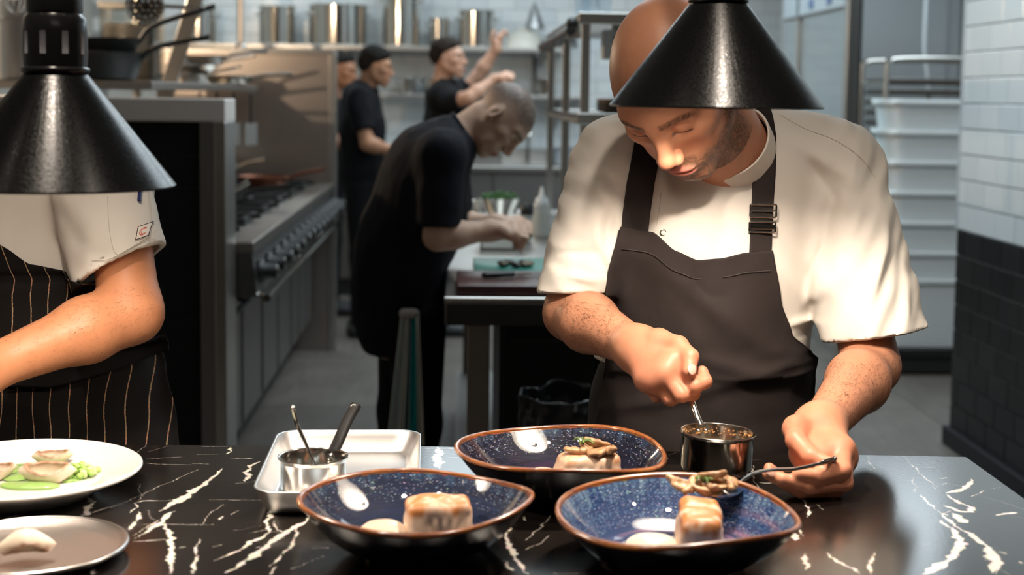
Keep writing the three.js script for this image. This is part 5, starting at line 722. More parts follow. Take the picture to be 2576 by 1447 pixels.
// cooks further back
function cook(cfg) {
  const o = thing('person', cfg.label, 'person'), fr = frame(cfg.head.o, cfg.head.f, cfg.head.u, cfg.head.s ?? 1), h = cfg.h, hh = cfg.hh;
  const torso = blend(cfg.torso, 0.07), nk = cone(cfg.neck, 0.058, fr.out(0, -0.05, -0.03), 0.052), hd = (x, y, z) => smin(nk(x, y, z), inHead(fr)(x, y, z), 0.02);
  const A = cfg.arms.map(a => { const m = [0, 1, 2].map(i => lerp(a.el[i], a.wr[i], 0.3)); return blend([cone(a.sh, 0.048, a.el, 0.039), cone(a.el, 0.038, m, 0.040), cone(m, 0.040, a.wr, 0.026), handSDF(a.wr, a.fingers, a.thumb, [], 0.023)], 0.02); });
  const col = skinColor(cfg.skin, fr, { brow: 1, scalp: cfg.scalp ?? 0 }); const list = [surf(hd, ...bb([fr.out(0, 0.02, 0), cfg.neck], 0.17), hh, col)];
  cfg.arms.forEach((a, i) => list.push(surf(A[i], ...bb([a.el, a.wr, ...a.fingers.flat(), ...a.thumb], 0.06), cfg.ah ?? hh, col)));
  const body = (x, y, z) => { let d = torso(x, y, z) + 0.012; d = smin(d, nk(x, y, z), 0.03); for (const a of cfg.arms) d = smin(d, cone(a.sh, 0.046, a.el, 0.036)(x, y, z), 0.02); return d; };
  const tb = bb(cfg.bounds, 0.0); list.push(surf(body, tb[0], tb[1], h * 1.3, col)); part(o, 'body', joinColored(list), skinMat);
  const hc = cfg.head; if (hc.hair) part(o, 'hair', surf((x, y, z) => { const [a, b, q] = fr.to(x, y, z), n = nz(x * 55, y * 55, z * 55) + 0.6 * nz(x * 160, y * 160, z * 160), reg = b - hc.line - 0.9 * Math.max(0, q - 0.02) + 0.85 * Math.max(0, -q + 0.005) - 0.018 * sst(0.055, 0.07, Math.abs(a)) * sst(-0.03, 0.0, q) + 0.008 * n; return inHead(fr)(x, y, z) + 0.004 - (0.004 + hc.hair * (1 + 0.45 * n) + hc.hair * 0.9 * sst(0.02, 0.08, b + 0.5 * q)) * sst(-0.004, 0.022, reg); }, ...bb([fr.out(0, 0.03, 0)], 0.16), hh, null), mat(hc.color ?? [0.012, 0.010, 0.009], 0.8, 0, { specularIntensity: 0.25 }));
  const sl = cfg.arms.map(a => { const e = [0, 1, 2].map(i => lerp(a.sh[i], a.el[i], a.sleeve)); const c = cone(a.sh, 0.07, e, 0.062), P = plane(e, [0, 1, 2].map(i => a.el[i] - a.sh[i])); return (x, y, z) => smax(c(x, y, z), P(x, y, z), 0.004); });
  const shirt = (x, y, z) => { let d = torso(x, y, z) - 0.008; for (const s of sl) d = smin(d, s(x, y, z), 0.03); if (Math.abs(d) < 0.05) d -= 0.006 * nz(x * 11, y * 7, z * 11) + 0.003 * nz(x * 28, y * 16, z * 28); d = smax(d, -(nk(x, y, z) - 0.006), 0.006); return Math.max(d, cfg.hem - y); };
  part(o, 'shirt', surf(shirt, ...bb(cfg.bounds, 0.06), h), clothMat(cfg.shirt, 0.85));
  const lg = blend(cfg.legs.flatMap(l => [cone(l[0], 0.092, l[1], 0.068), cone(l[1], 0.068, l[2], 0.055)]), 0.03); part(o, 'trousers', surf(lg, ...bb(cfg.legs.flat(), 0.11), h * 1.3), clothMat(cfg.trousers ?? [0.008, 0.008, 0.009], 0.85));
  for (const l of cfg.legs) { const p = l[2], F = cfg.toe ?? [1, 0, 0]; part(o, 'shoe', surf((x, y, z) => Math.max(cone([p[0] - F[0] * 0.03, 0.04, p[2] - F[2] * 0.03], 0.05, [p[0] + F[0] * 0.15, 0.025, p[2] + F[2] * 0.15], 0.042)(x, y, z), -y), [p[0] - 0.22, -0.004, p[2] - 0.22], [p[0] + 0.22, 0.12, p[2] + 0.22], 0.012), M.blackPlastic); }
  cfg.more?.(o, shirt, torso, fr); return shift(o, cfg.base);
}
const grip = (w, dx, dy, dz) => ({ fingers: [0, 1, 2, 3].map(i => { const k = (i - 1.5) * 0.017; return [[w[0] + dx * 0.075, w[1] + dy * 0.075 - k * 0.5, w[2] + dz * 0.075 + k], [w[0] + dx * 0.108 + 0.004, w[1] + dy * 0.10 - 0.012 - k * 0.5, w[2] + dz * 0.1 + k], [w[0] + dx * 0.10, w[1] + dy * 0.09 - 0.035 - k * 0.5, w[2] + dz * 0.09 + k], [w[0] + dx * 0.078, w[1] + dy * 0.07 - 0.036 - k * 0.5, w[2] + dz * 0.07 + k]]; }), thumb: [[w[0] + dx * 0.035, w[1] + dy * 0.03, w[2] + dz * 0.03 + 0.022], [w[0] + dx * 0.06, w[1] - 0.012, w[2] + 0.03], [w[0] + dx * 0.085, w[1] - 0.025, w[2] + 0.025], [w[0] + dx * 0.1, w[1] - 0.035, w[2] + 0.015]] });
{
  const wr = [0.095, 1.008, -4.13], wr2 = [0.12, 1.0, -4.42], g1 = grip(wr, 0.9, 0.05, 0), g2 = grip(wr2, 0.9, 0, 0.2);
  cook({ label: 'cook with cropped hair in navy shirt bending over the green board', base: [-0.13, 0, -4.33], h: 0.010, hh: 0.0045, skin: [0.60, 0.385, 0.28], scalp: 0.95, hem: 0.62, shirt: [0.010, 0.010, 0.014],
    head: { o: [0.122, 1.322, -4.26], f: [0.42, -0.84, 0.30], u: [0.88, 0.42, 0.06], hair: 0, s: 0.88 }, neck: [0.0, 1.265, -4.27],
    torso: [ell([-0.105, 1.08, -4.29], [0.130, 0.20, 0.19]), cone([-0.04, 1.225, -4.12], 0.062, [-0.04, 1.225, -4.44], 0.062), ell([-0.175, 0.90, -4.31], [0.128, 0.2, 0.17]), ell([-0.175, 0.74, -4.33], [0.125, 0.17, 0.165]), cone([-0.07, 1.21, -4.27], 0.085, [-0.01, 1.265, -4.27], 0.058)],
    arms: [{ sh: [-0.045, 1.22, -4.10], el: [-0.055, 0.995, -4.08], wr, ...g1, sleeve: 0.88 }, { sh: [-0.04, 1.22, -4.46], el: [-0.01, 0.99, -4.5], wr: wr2, ...g2, sleeve: 0.8 }],
    legs: [[[-0.12, 0.72, -4.24], [-0.11, 0.42, -4.24], [-0.12, 0.08, -4.26]], [[-0.15, 0.72, -4.42], [-0.17, 0.42, -4.42], [-0.19, 0.08, -4.46]]], bounds: [[-0.34, 0.60, -4.56], [0.14, 1.34, -4.0]],
    more: (o, shirt) => {
      const ax = V(0.8, 0.55, 0).normalize(), g = lathe([[0.066, -0.02], [0.070, 0.03], [0.066, 0.032], [0.063, 0.03], [0.062, -0.02]], 36).applyQuaternion(new THREE.Quaternion().setFromUnitVectors(V(0, 1, 0), ax)).translate(0.0, 1.27, -4.27); part(o, 'collar', g, clothMat([0.012, 0.012, 0.017]));
    } });
  const tt = canvasTex(256, 64, (c, w, h) => { c.fillStyle = '#ece8e0'; c.fillRect(0, 0, w, h); const B = [['#2b7f88', 0.03, 0.05], ['#8b908d', 0.12, 0.06], ['#2f8390', 0.22, 0.04], ['#8b908d', 0.33, 0.08], ['#49626a', 0.45, 0.1], ['#118f92', 0.58, 0.24], ['#ded9d0', 0.86, 0.08]]; for (const [k, a, b] of B) { c.fillStyle = k; c.fillRect(a * w, 0, b * w, h); } });
  const o = thing('striped_towel', 'white and teal striped towel hanging at the bent cook\'s hip', 'towel', [-0.135, 0.77, -4.115]);
  const n = 40, mrows = 40, P = [], U = [], I = []; for (let s = 0; s < 2; s++) for (let j = 0; j <= mrows; j++) for (let i = 0; i <= n; i++) { const u = i / n, v = j / mrows, w = lerp(0.052, 0.105, v); P.push((u - 0.45) * w - 0.012 * v, -v * 0.365 - (u > 0.5 ? 0.02 * v : 0), 0.012 * Math.sin(u * 17 + 1.2 * v) * (0.5 + 0.5 * v) + (s ? -0.003 : 0)); U.push(u, v); }
  const W = n + 1, N = W * (mrows + 1); for (let j = 0; j < mrows; j++) for (let i = 0; i < n; i++) { const a = j * W + i; I.push(a, a + W, a + 1, a + 1, a + W, a + W + 1, N + a, N + a + 1, N + a + W, N + a + 1, N + a + W + 1, N + a + W); }
  const tg = new THREE.BufferGeometry(); tg.setAttribute('position', new THREE.Float32BufferAttribute(P, 3)); tg.setAttribute('uv', new THREE.Float32BufferAttribute(U, 2)); tg.setIndex(I); tg.computeVertexNormals(); part(o, 'cloth', tg, clothMat(0xffffff, 0.9, { map: tt }));
  part(o, 'tucked_fold', new THREE.CapsuleGeometry(0.014, 0.03, 4, 10).rotateZ(PI / 2).scale(1, 1, 1.2), clothMat([0.45, 0.44, 0.42]));
}
{
  const wr = [-0.365, 1.075, -8.10], wr2 = [-0.40, 1.06, -8.42];
  cook({ label: 'dark haired cook in black T-shirt standing in profile by the stove divider', base: [-0.55, 0, -8.3], h: 0.014, hh: 0.006, skin: [0.42, 0.21, 0.12], hem: 0.80, shirt: [0.008, 0.008, 0.010],
    head: { o: [-0.470, 1.530, -8.28], f: [0.92, -0.12, 0.05], u: [0.08, 1, 0], hair: 0.013, line: 0.025, s: 0.86 }, neck: [-0.53, 1.40, -8.3],
    torso: [ell([-0.545, 1.18, -8.3], [0.125, 0.2, 0.19]), cone([-0.55, 1.362, -8.14], 0.066, [-0.55, 1.362, -8.46], 0.066), cone([-0.55, 1.38, -8.3], 0.09, [-0.53, 1.42, -8.3], 0.06), ell([-0.55, 0.95, -8.3], [0.12, 0.2, 0.16])],
    arms: [{ sh: [-0.545, 1.30, -8.11], el: [-0.50, 1.11, -8.06], wr, ...grip(wr, 0.8, -0.5, 0), sleeve: 0.62 }, { sh: [-0.54, 1.30, -8.48], el: [-0.52, 1.08, -8.52], wr: wr2, ...grip(wr2, 0.8, -0.5, 0), sleeve: 0.6 }],
    legs: [[[-0.55, 0.86, -8.22], [-0.54, 0.46, -8.22], [-0.55, 0.08, -8.22]], [[-0.55, 0.86, -8.38], [-0.55, 0.46, -8.4], [-0.56, 0.08, -8.42]]], bounds: [[-0.76, 0.78, -8.6], [-0.3, 1.45, -8.0]] });
}
{
  const wr = [0.215, 1.655, -8.42], wr2 = [0.20, 1.475, -8.15];
  const up = { fingers: [0, 1, 2, 3].map(i => { const k = (i - 1.5) * 0.016; return [[0.235 + k * 0.3, 1.725, -8.43 + k], [0.255, 1.755, -8.43 + k], [0.272, 1.75, -8.43 + k], [0.28, 1.735, -8.43 + k]]; }), thumb: [[0.20, 1.69, -8.40], [0.19, 1.715, -8.385], [0.195, 1.74, -8.38], [0.205, 1.755, -8.38]] };
  cook({ label: 'cook in black T-shirt reaching one arm up to the pot shelf', base: [-0.06, 0, -8.35], h: 0.014, hh: 0.006, skin: [0.50, 0.28, 0.19], hem: 0.80, shirt: [0.008, 0.008, 0.009],
    head: { o: [-0.06, 1.585, -8.3], f: [0.90, 0.05, 0.30], u: [0.0, 1, 0.05], hair: 0.011, line: 0.032, color: [0.022, 0.015, 0.012], s: 0.89 }, neck: [-0.10, 1.43, -8.33],
    torso: [ell([-0.06, 1.20, -8.34], [0.135, 0.21, 0.19]), cone([-0.09, 1.385, -8.2], 0.064, [-0.03, 1.395, -8.48], 0.064), cone([-0.09, 1.40, -8.33], 0.09, [-0.09, 1.445, -8.33], 0.06), ell([-0.07, 0.98, -8.36], [0.125, 0.2, 0.165])],
    arms: [{ sh: [0.0, 1.385, -8.46], el: [0.115, 1.50, -8.45], wr, ...up, sleeve: 0.55 }, { sh: [-0.06, 1.35, -8.16], el: [0.06, 1.37, -8.08], wr: wr2, ...grip(wr2, 0.9, 0.3, 0), sleeve: 0.6 }],
    legs: [[[-0.07, 0.86, -8.28], [-0.07, 0.46, -8.28], [-0.08, 0.08, -8.28]], [[-0.07, 0.86, -8.44], [-0.06, 0.46, -8.46], [-0.07, 0.08, -8.48]]], bounds: [[-0.28, 0.78, -8.64], [0.18, 1.50, -7.98]] });
  single('cleaning_cloth', surf((x, y, z) => ell([0, 0, 0], [0.038, 0.03, 0.03])(x, y, z) - 0.012 * nz(x * 45, y * 45, z * 45), [-0.07, -0.06, -0.06], [0.07, 0.06, 0.06], 0.006), clothMat([0.02, 0.20, 0.18], 0.9), 'crumpled teal cloth in the lower hand of the reaching cook', 'cloth', [0.265, 1.43, -8.13]);
}
{
  const wr = [-0.62, 1.06, -9.0], wr2 = [-0.62, 1.06, -9.3];
  cook({ label: 'cook mostly hidden behind the divider post with only face and arm showing', base: [-0.78, 0, -9.1], h: 0.018, hh: 0.008, skin: [0.36, 0.16, 0.085], hem: 0.80, shirt: [0.008, 0.008, 0.009],
    head: { o: [-0.73, 1.52, -9.1], f: [0.9, -0.2, 0.25], u: [0.2, 1, 0], hair: 0.010, line: 0.04, s: 0.88 }, neck: [-0.79, 1.38, -9.1],
    torso: [ell([-0.80, 1.16, -9.1], [0.12, 0.2, 0.18]), cone([-0.80, 1.30, -8.95], 0.06, [-0.80, 1.30, -9.25], 0.06), ell([-0.80, 0.95, -9.1], [0.12, 0.2, 0.16])],
    arms: [{ sh: [-0.80, 1.28, -8.92], el: [-0.77, 1.09, -8.92], wr, ...grip(wr, 0.8, -0.4, 0), sleeve: 0.6 }, { sh: [-0.80, 1.28, -9.28], el: [-0.77, 1.08, -9.32], wr: wr2, ...grip(wr2, 0.8, -0.4, 0), sleeve: 0.6 }],
    legs: [[[-0.80, 0.86, -9.03], [-0.8, 0.46, -9.03], [-0.8, 0.08, -9.03]], [[-0.8, 0.86, -9.18], [-0.8, 0.46, -9.2], [-0.8, 0.08, -9.2]]], bounds: [[-1.0, 0.78, -9.4], [-0.58, 1.42, -8.8]] });
}

// ---------- heat lamps ----------
function heatLamp(label, x, y, z, s, power) {
  const o = thing('heat_lamp', label, 'lamp', [x, y, z], 0, 'heat lamps over the pass'); o.scale.setScalar(s);
  const R = 0.132, black = mat([0.004, 0.004, 0.0044], 1, 0, { specularIntensity: 0.42, roughnessMap: rep(speck, 6, 3), bumpMap: rep(grain, 7, 4), bumpScale: 0.00012 }), white = mat([0.75, 0.74, 0.72], 0.5);
  part(o, 'shade', lathe([[R - 0.0012, -0.0008], [R, 0], [R + 0.0006, 0.0018], [0.0345, 0.1285], [0.0325, 0.131]], 96), black);
  part(o, 'shade_lining', lathe([[R - 0.0014, 0.0004], [0.033, 0.1265], [0.0322, 0.131]], 72), white);
  const P = [], N = 63, rows = [0.131, 0.150, 0.175, 0.190, 0.197], rad = [0.0345, 0.0355, 0.0355, 0.034, 0.028], I = [];
  rows.forEach((h, j) => { for (let i = 0; i <= N; i++) { const a = i / N * 2 * PI; P.push(rad[j] * Math.cos(a), h, rad[j] * Math.sin(a)); } });
  for (let j = 0; j < 4; j++) for (let i = 0; i < N; i++) { if (j === 1 && (i % 7 === 2 || i % 7 === 3)) continue; const a = j * (N + 1) + i; I.push(a, a + N + 1, a + 1, a + 1, a + N + 1, a + N + 2); }
  const g = new THREE.BufferGeometry(); g.setAttribute('position', new THREE.Float32BufferAttribute(P, 3)); g.setIndex(I); g.computeVertexNormals(); part(o, 'vented_neck', g, mat([0.010, 0.010, 0.011], 0.22));
  part(o, 'neck_collar', lathe([[0.0325, 0.127], [0.0375, 0.129], [0.0375, 0.134], [0.034, 0.136]], 48), mat([0.012, 0.012, 0.013], 0.2));
  part(o, 'top_cap', lathe([[0.029, 0.194], [0.031, 0.198], [0.031, 0.225], [0.024, 0.238], [0.012, 0.242], [0.010, 0.262], [0.0001, 0.262]], 40), mat([0.010, 0.010, 0.011], 0.25));
  part(o, 'cord', rod([0, 0.26, 0], [0, (2.71 - y) / s, 0], 0.006), M.rubber); part(o, 'ceiling_rose', lathe([[0.0001, (2.695 - y) / s], [0.045, (2.70 - y) / s], [0.05, (2.72 - y) / s]], 24), M.blackPlastic);
  part(o, 'socket', lathe([[0.0001, 0.15], [0.018, 0.15], [0.018, 0.118], [0.0001, 0.118]], 24), M.blackPlastic);
  part(o, 'bulb', lathe([[0.0001, 0.060], [0.012, 0.062], [0.022, 0.070], [0.025, 0.083], [0.020, 0.100], [0.014, 0.119]], 32), mat([0.9, 0.85, 0.8], 0.4, 0, { emissive: new THREE.Color().setRGB(1, 0.80, 0.60), emissiveIntensity: 12 }));
  const l = new THREE.PointLight(new THREE.Color().setRGB(1, 0.86, 0.72), power, 0, 2); l.position.y = 0.071; l.castShadow = true; l.shadow.radius = 0.9; o.add(l);
}
heatLamp('black cone heat lamp in front of the bald chef\'s head', 0.3075, 1.3865, -1.73, 0.962, HEAT);
heatLamp('black cone heat lamp with vented neck at the left edge', -0.448, 1.290, -1.64, 0.98, HEAT * 0.6);

// ---------- tableware on the pass ----------
function glaze(v) {                                   // reactive blue glaze: rings, drips and dotted rows; y = 0 is the rim
  return canvasTex(1024, 512, (c, w, h) => {
    const C = [['#081128', '#10294f', '#1c4470', '#060816'], ['#10244a', '#1f4f78', '#467594', '#14153a'], ['#080919', '#0e1230', '#182750', '#0c0714']][v];
    c.translate(0, h); c.scale(1, -1); c.fillStyle = C[0]; c.fillRect(0, 0, w, h);
    for (let i = 0; i < 1500; i++) { c.fillStyle = C[Math.floor(rnd() * 4)]; c.globalAlpha = rr(0.06, 0.32); c.fillRect(rnd() * w, rnd() * h, rr(20, 240), rr(1, 4)); }
    c.globalAlpha = 1; for (let i = 0; i < [2, 9, 6][v]; i++) { const x = rnd() * w, y = rr(0.25, 0.7) * h; c.fillStyle = v === 1 ? 'rgba(126,84,104,0.16)' : 'rgba(70,40,62,0.14)'; for (let k = 0; k < 16; k++) { c.beginPath(); c.ellipse(x + rr(-90, 90), y + rr(-24, 24), rr(20, 90), rr(4, 16), rr(-0.3, 0.3), 0, 7); c.fill(); } }
    for (let i = 0; i < 420; i++) { const x = rnd() * w, l = rr(10, 70) * (v === 1 ? 1.7 : 1); c.fillStyle = `rgba(${v === 1 ? '150,176,178' : '86,122,140'},${rr(0.04, 0.16)})`; c.fillRect(x, 8, rr(2, 9), l); }
    for (let r = 0; r < (v === 1 ? 26 : 17); r++) { const y = 22 + r * 10.5, n = 150; for (let k = 0; k < n; k++) { if (rnd() < (v === 1 ? 0.25 : 0.42 + r * 0.02)) continue; const x = (k + (r % 2) * 0.5 + rr(-0.22, 0.22)) / n * w, t = rnd(); c.fillStyle = t < 0.7 ? `rgba(${190 + rr(-20, 40)},${205 + rr(-20, 30)},${205 + rr(-20, 30)},${rr(0.4, 1)})` : `rgba(190,150,110,${rr(0.2, 0.6)})`; c.beginPath(); c.ellipse(x, y + rr(-2, 2), rr(1.0, 2.3), rr(1.1, 2.5), 0, 0, 7); c.fill(); } }
    for (let i = 0; i < 500; i++) { const l = 3 + 9 * rnd() * rnd(); c.fillStyle = `rgba(${120 + rr(-30, 30)},${62 + rr(-16, 20)},${24 + rr(-8, 10)},0.8)`; c.fillRect(rnd() * w, 0, rr(3, 14), l); }
  });
}
function bowl(label, x, z, R, v, wob, turn) {
  const o = thing('glazed_bowl', label, 'bowl', [x, 0.9005, z], turn, 'blue glazed bowls on the pass'), H = 0.060;
  const bend = g => { const p = g.attributes.position; for (let i = 0; i < p.count; i++) { const X = p.getX(i), Z = p.getZ(i), a = Math.atan2(Z, X), r = Math.hypot(X, Z) / R, k = r * r; p.setXYZ(i, X * (1 + 0.018 * Math.sin(2 * a + wob) * k), p.getY(i) + k * k * (0.0032 * Math.sin(2 * a + wob * 1.7) + 0.0026 * Math.sin(3 * a + wob) + 0.002 * Math.sin(a + wob)), Z * (1 + 0.014 * Math.sin(3 * a - wob) * k)); } g.computeVertexNormals(); return g; };
  const prof = []; for (let i = 0; i <= 14; i++) { const t = i / 14, q = Math.sin(t * PI / 2); prof.push([lerp(0.050, R - 0.0025, Math.pow(t, 0.72)), lerp(0.010, H - 0.001, Math.pow(t, 1.55))]); }
  part(o, 'outside', bend(lathe([[0.0001, 0.003], [0.044, 0.003], [0.047, 0], [0.051, 0.0], [0.052, 0.006], ...prof.slice(1).map(([r, y], i) => [r + 0.0035, y - 0.004 + 0.003 * i / 13])], 128)), mat([0.010, 0.011, 0.018], 0.22, 0, {}));
  part(o, 'inside_glaze', bend(lathe([...prof.slice().reverse(), [0.03, 0.0088], [0.0001, 0.0085]], 128)), mat(0xffffff, 0.6, 0, { map: glaze(v), specularIntensity: 0.2, clearcoat: 1, clearcoatRoughness: 0.03 }));
  part(o, 'brown_rim', bend(lathe(Array.from({ length: 13 }, (_, i) => { const a = -0.6 + i / 12 * (PI + 1.2); return [R + 0.0003 + 0.0032 * Math.cos(a), H - 0.0008 + 0.0032 * Math.sin(a)]; }), 128)), rimM);
}
const rimM = mat(0xffffff, 0.25, 0, { clearcoat: 0.7, clearcoatRoughness: 0.1, map: canvasTex(512, 32, (c, w, h) => { c.fillStyle = '#7a4218'; c.fillRect(0, 0, w, h); for (let i = 0; i < 300; i++) { c.fillStyle = ['rgba(150,92,40,0.35)', 'rgba(74,36,18,0.4)', 'rgba(170,120,80,0.25)', 'rgba(90,60,70,0.3)'][i % 4]; c.fillRect(rnd() * w, rnd() * h, rr(4, 26), rr(3, 14)); } }) });
const B1 = [-0.042, -1.546], B2 = [0.236, -1.503], B3 = [0.131, -1.768];
bowl('navy blue glazed bowl at the front centre with a thick fish piece', ...B1, 0.124, 0, 0.6, 0);
bowl('lighter blue speckled bowl nearest the chef\'s spoon', ...B2, 0.127, 1, 2.1, 0.8);
bowl('dark purple blue glazed bowl at the back with garnished fish', ...B3, 0.128, 2, 3.4, 2.2);

const food = mat(0xffffff, 0.5, 0, { vertexColors: true, clearcoat: 0.25, clearcoatRoughness: 0.4 });
function fish(label, c, r, turn, browned, seedv, tilt = 0) {
  const q = rot(tilt, turn, 0), [rx, ry, rz] = r;
  const f = (x, y, z) => { const v = _v.set(x, y, z).applyQuaternion(q), bx = Math.abs(v.x) - rx + 0.012, by = Math.abs(v.y) - ry + 0.010, bz = Math.abs(v.z) - rz + 0.012; let d = Math.hypot(Math.max(bx, 0), Math.max(by, 0), Math.max(bz, 0)) + Math.min(Math.max(bx, by, bz), 0) - 0.0115; const fl = 0.0016 * Math.sin(v.x * 420 + 5 * nz(v.x * 30 + seedv, v.y * 30, v.z * 30)) * sst(ry * 0.4, -ry * 0.3, v.y); return d - fl - 0.003 * nz(v.x * 45 + seedv, v.y * 45, v.z * 45) + 0.004 * (v.x / rx) ** 2 * sst(-ry, ry * 0.6, v.y); };
  const col = (x, y, z) => { const v = _v.set(x, y, z).applyQuaternion(q).clone(); const n = nz(v.x * 60 + seedv, v.z * 60, 3) + 0.6 * nz(v.x * 150, v.z * 150, seedv), k = sst(ry * 0.1, ry * 0.75, v.y + 0.004 * n) * clamp(0.65 + 1.2 * n, 0.12, 1) * browned; let c0 = [0.62, 0.45, 0.33]; c0 = mixc(c0, [0.55, 0.33, 0.2], clamp(0.35 + 0.6 * nz(v.x * 90, v.y * 160, v.z * 90), 0, 1) * 0.5); return mixc(c0, [0.42, 0.15, 0.035], clamp(k, 0, 1)); };
  return single('fish_fillet', surf(f, [-rx * 1.5 - 0.02, -ry - 0.03, -rx * 1.5 - 0.02], [rx * 1.5 + 0.02, ry + 0.03, rx * 1.5 + 0.02], 0.0021, col), food, label, 'fish', c, 'seared fish pieces');
}
fish('thick seared fish fillet in the front centre bowl', [-0.018, 0.9315, -1.578], [0.040, 0.019, 0.027], 0.12, 1.15, 1);
fish('tall seared fish fillet with golden skin in the speckled bowl', [0.266, 0.9335, -1.528], [0.026, 0.022, 0.040], -0.12, 1.6, 7, 0.12);
fish('fish fillet under garnish in the back bowl', [0.170, 0.930, -1.806], [0.042, 0.016, 0.026], 0.25, 0.7, 13);
function puree(label, c, r, colr, seedv) { return single('puree', surf((x, y, z) => Math.max(ell([0, 0, 0], r)(x, y, z) - 0.002 * nz(x * 40 + seedv, y * 40, z * 40), -0.004 - y), [-r[0] - 0.01, -0.006, -r[2] - 0.01], [r[0] + 0.01, r[1] + 0.01, r[2] + 0.01], 0.002), mat(colr, 0.42, 0, { clearcoat: 0.3 }), label, 'puree', c, 'dollops of puree'); }
puree('smooth cream dollop beside the thick fish in the front bowl', [-0.078, 0.9165, -1.562], [0.028, 0.014, 0.026], [0.60, 0.46, 0.33], 1);
puree('smooth cream dollop beside the tall fish in the speckled bowl', [0.212, 0.9165, -1.515], [0.029, 0.014, 0.025], [0.66, 0.54, 0.42], 2);
puree('smooth cream dollop beside the garnished fish in the back bowl', [0.112, 0.9165, -1.79], [0.029, 0.013, 0.025], [0.62, 0.49, 0.37], 3);
function mushroom(label, c, s, seedv, group) {       // a folded slice
  const f = (x, y, z) => { let d = smin(ell([0, 0, 0], [0.014, 0.005, 0.010])(x, y, z), cone([0.006, -0.001, 0.002], 0.0045, [0.02, 0.003, 0.004], 0.0035)(x, y, z), 0.006); d = smax(d, -ell([-0.002, 0.008, 0], [0.009, 0.006, 0.006])(x, y, z), 0.004); return d - 0.002 * nz(x * 120 + seedv, y * 120, z * 120); };
  const g = surf(f, [-0.022, -0.012, -0.018], [0.03, 0.014, 0.018], 0.0016, (x, y, z) => mixc([0.46, 0.27, 0.13], [0.20, 0.085, 0.03], clamp(0.4 + nz(x * 110 + seedv, y * 110, z * 110), 0, 1))); g.rotateX(rr(-0.6, 0.6)).rotateZ(rr(-0.4, 0.4)).rotateY(seedv * 1.7).scale(s, s, s);
  return single('mushroom', g, food, label, 'mushroom', c, group);
}
const mg = 'mushroom slices on the garnished fish'; [[0.150, 0.951, -1.80], [0.168, 0.953, -1.812], [0.186, 0.956, -1.815], [0.195, 0.952, -1.800], [0.178, 0.950, -1.792]].forEach((c, i) => mushroom('small mushroom slice on the garnished fish in the back bowl', c, 0.95, i, mg));
function herb(label, c, n, group) { const o = thing('herb_sprig', label, 'herb', c, 0, group), m = mat([0.10, 0.17, 0.035], 0.6); for (let i = 0; i < n; i++) { const a = rr(0, 6.3), l = rr(0.008, 0.018); part(o, 'leaf', pipe([[0, 0, 0], [Math.cos(a) * l * 0.5, 0.004 + rr(0, 0.004), Math.sin(a) * l * 0.5], [Math.cos(a) * l, rr(-0.002, 0.006), Math.sin(a) * l]], 0.0012, 8, 5), m); } }
herb('green herb sprig on the garnished fish', [0.160, 0.958, -1.803], 7, 'herb sprigs'); herb('green herb strand hanging off the lifted spoon', [0.277, 0.970, -1.578], 6, 'herb sprigs');

{ // aluminium tray
  const o = thing('baking_tin', 'shallow rounded aluminium tray holding a small saucepan', 'tray', [-0.143, 0.9005, -1.832]);
  const rect = (a, b, r) => { const s = new THREE.Shape(); s.moveTo(-a + r, -b); s.lineTo(a - r, -b); s.absarc(a - r, -b + r, r, -PI / 2, 0); s.lineTo(a, b - r); s.absarc(a - r, b - r, r, 0, PI / 2); s.lineTo(-a + r, b); s.absarc(-a + r, b - r, r, PI / 2, PI); s.lineTo(-a, -b + r); s.absarc(-a + r, -b + r, r, PI, 1.5 * PI); return s.getSpacedPoints(120); };
  const rings = [[0.080, 0.140, 0.020, 0.0], [0.086, 0.146, 0.024, 0.003], [0.0945, 0.1545, 0.03, 0.022], [0.0965, 0.1565, 0.032, 0.028], [0.0985, 0.1585, 0.033, 0.0295], [0.0985, 0.1585, 0.033, 0.031], [0.0955, 0.1555, 0.031, 0.0305], [0.0925, 0.1525, 0.029, 0.022], [0.084, 0.144, 0.023, 0.005], [0.078, 0.138, 0.02, 0.0022]].map(([a, b, r, y]) => rect(a, b, r).map(p => [p.x, y, p.y]));
  const P = [], I = [], n = rings[0].length; rings.forEach(r => r.forEach(p => P.push(...p))); for (let k = 0; k < rings.length - 1; k++) for (let j = 0; j < n; j++) { const a = k * n + j, b = k * n + (j + 1) % n; I.push(a, a + n, b, b, a + n, b + n); }
  const g = new THREE.BufferGeometry(); g.setAttribute('position', new THREE.Float32BufferAttribute(P, 3)); g.setIndex(I); g.computeVertexNormals(); part(o, 'tray_wall', g, M.alu);
  part(o, 'tray_floor', box(-0.0795, 0.0795, 0.0, 0.0024, -0.1395, 0.1395), M.alu); o.rotation.y = 0.02;
}
function saucepan(o, R, H) {
  part(o, 'pan_body', lathe([[0.0001, 0], [R * 0.92, 0], [R * 0.98, 0.004], [R, 0.010], [R, H - 0.006], [R + 0.0012, H - 0.003], [R + 0.0035, H - 0.001], [R + 0.0035, H + 0.0005], [R - 0.0012, H], [R - 0.002, 0.012], [R * 0.9, 0.004], [0.0001, 0.0035]], 72), M.polished);
}
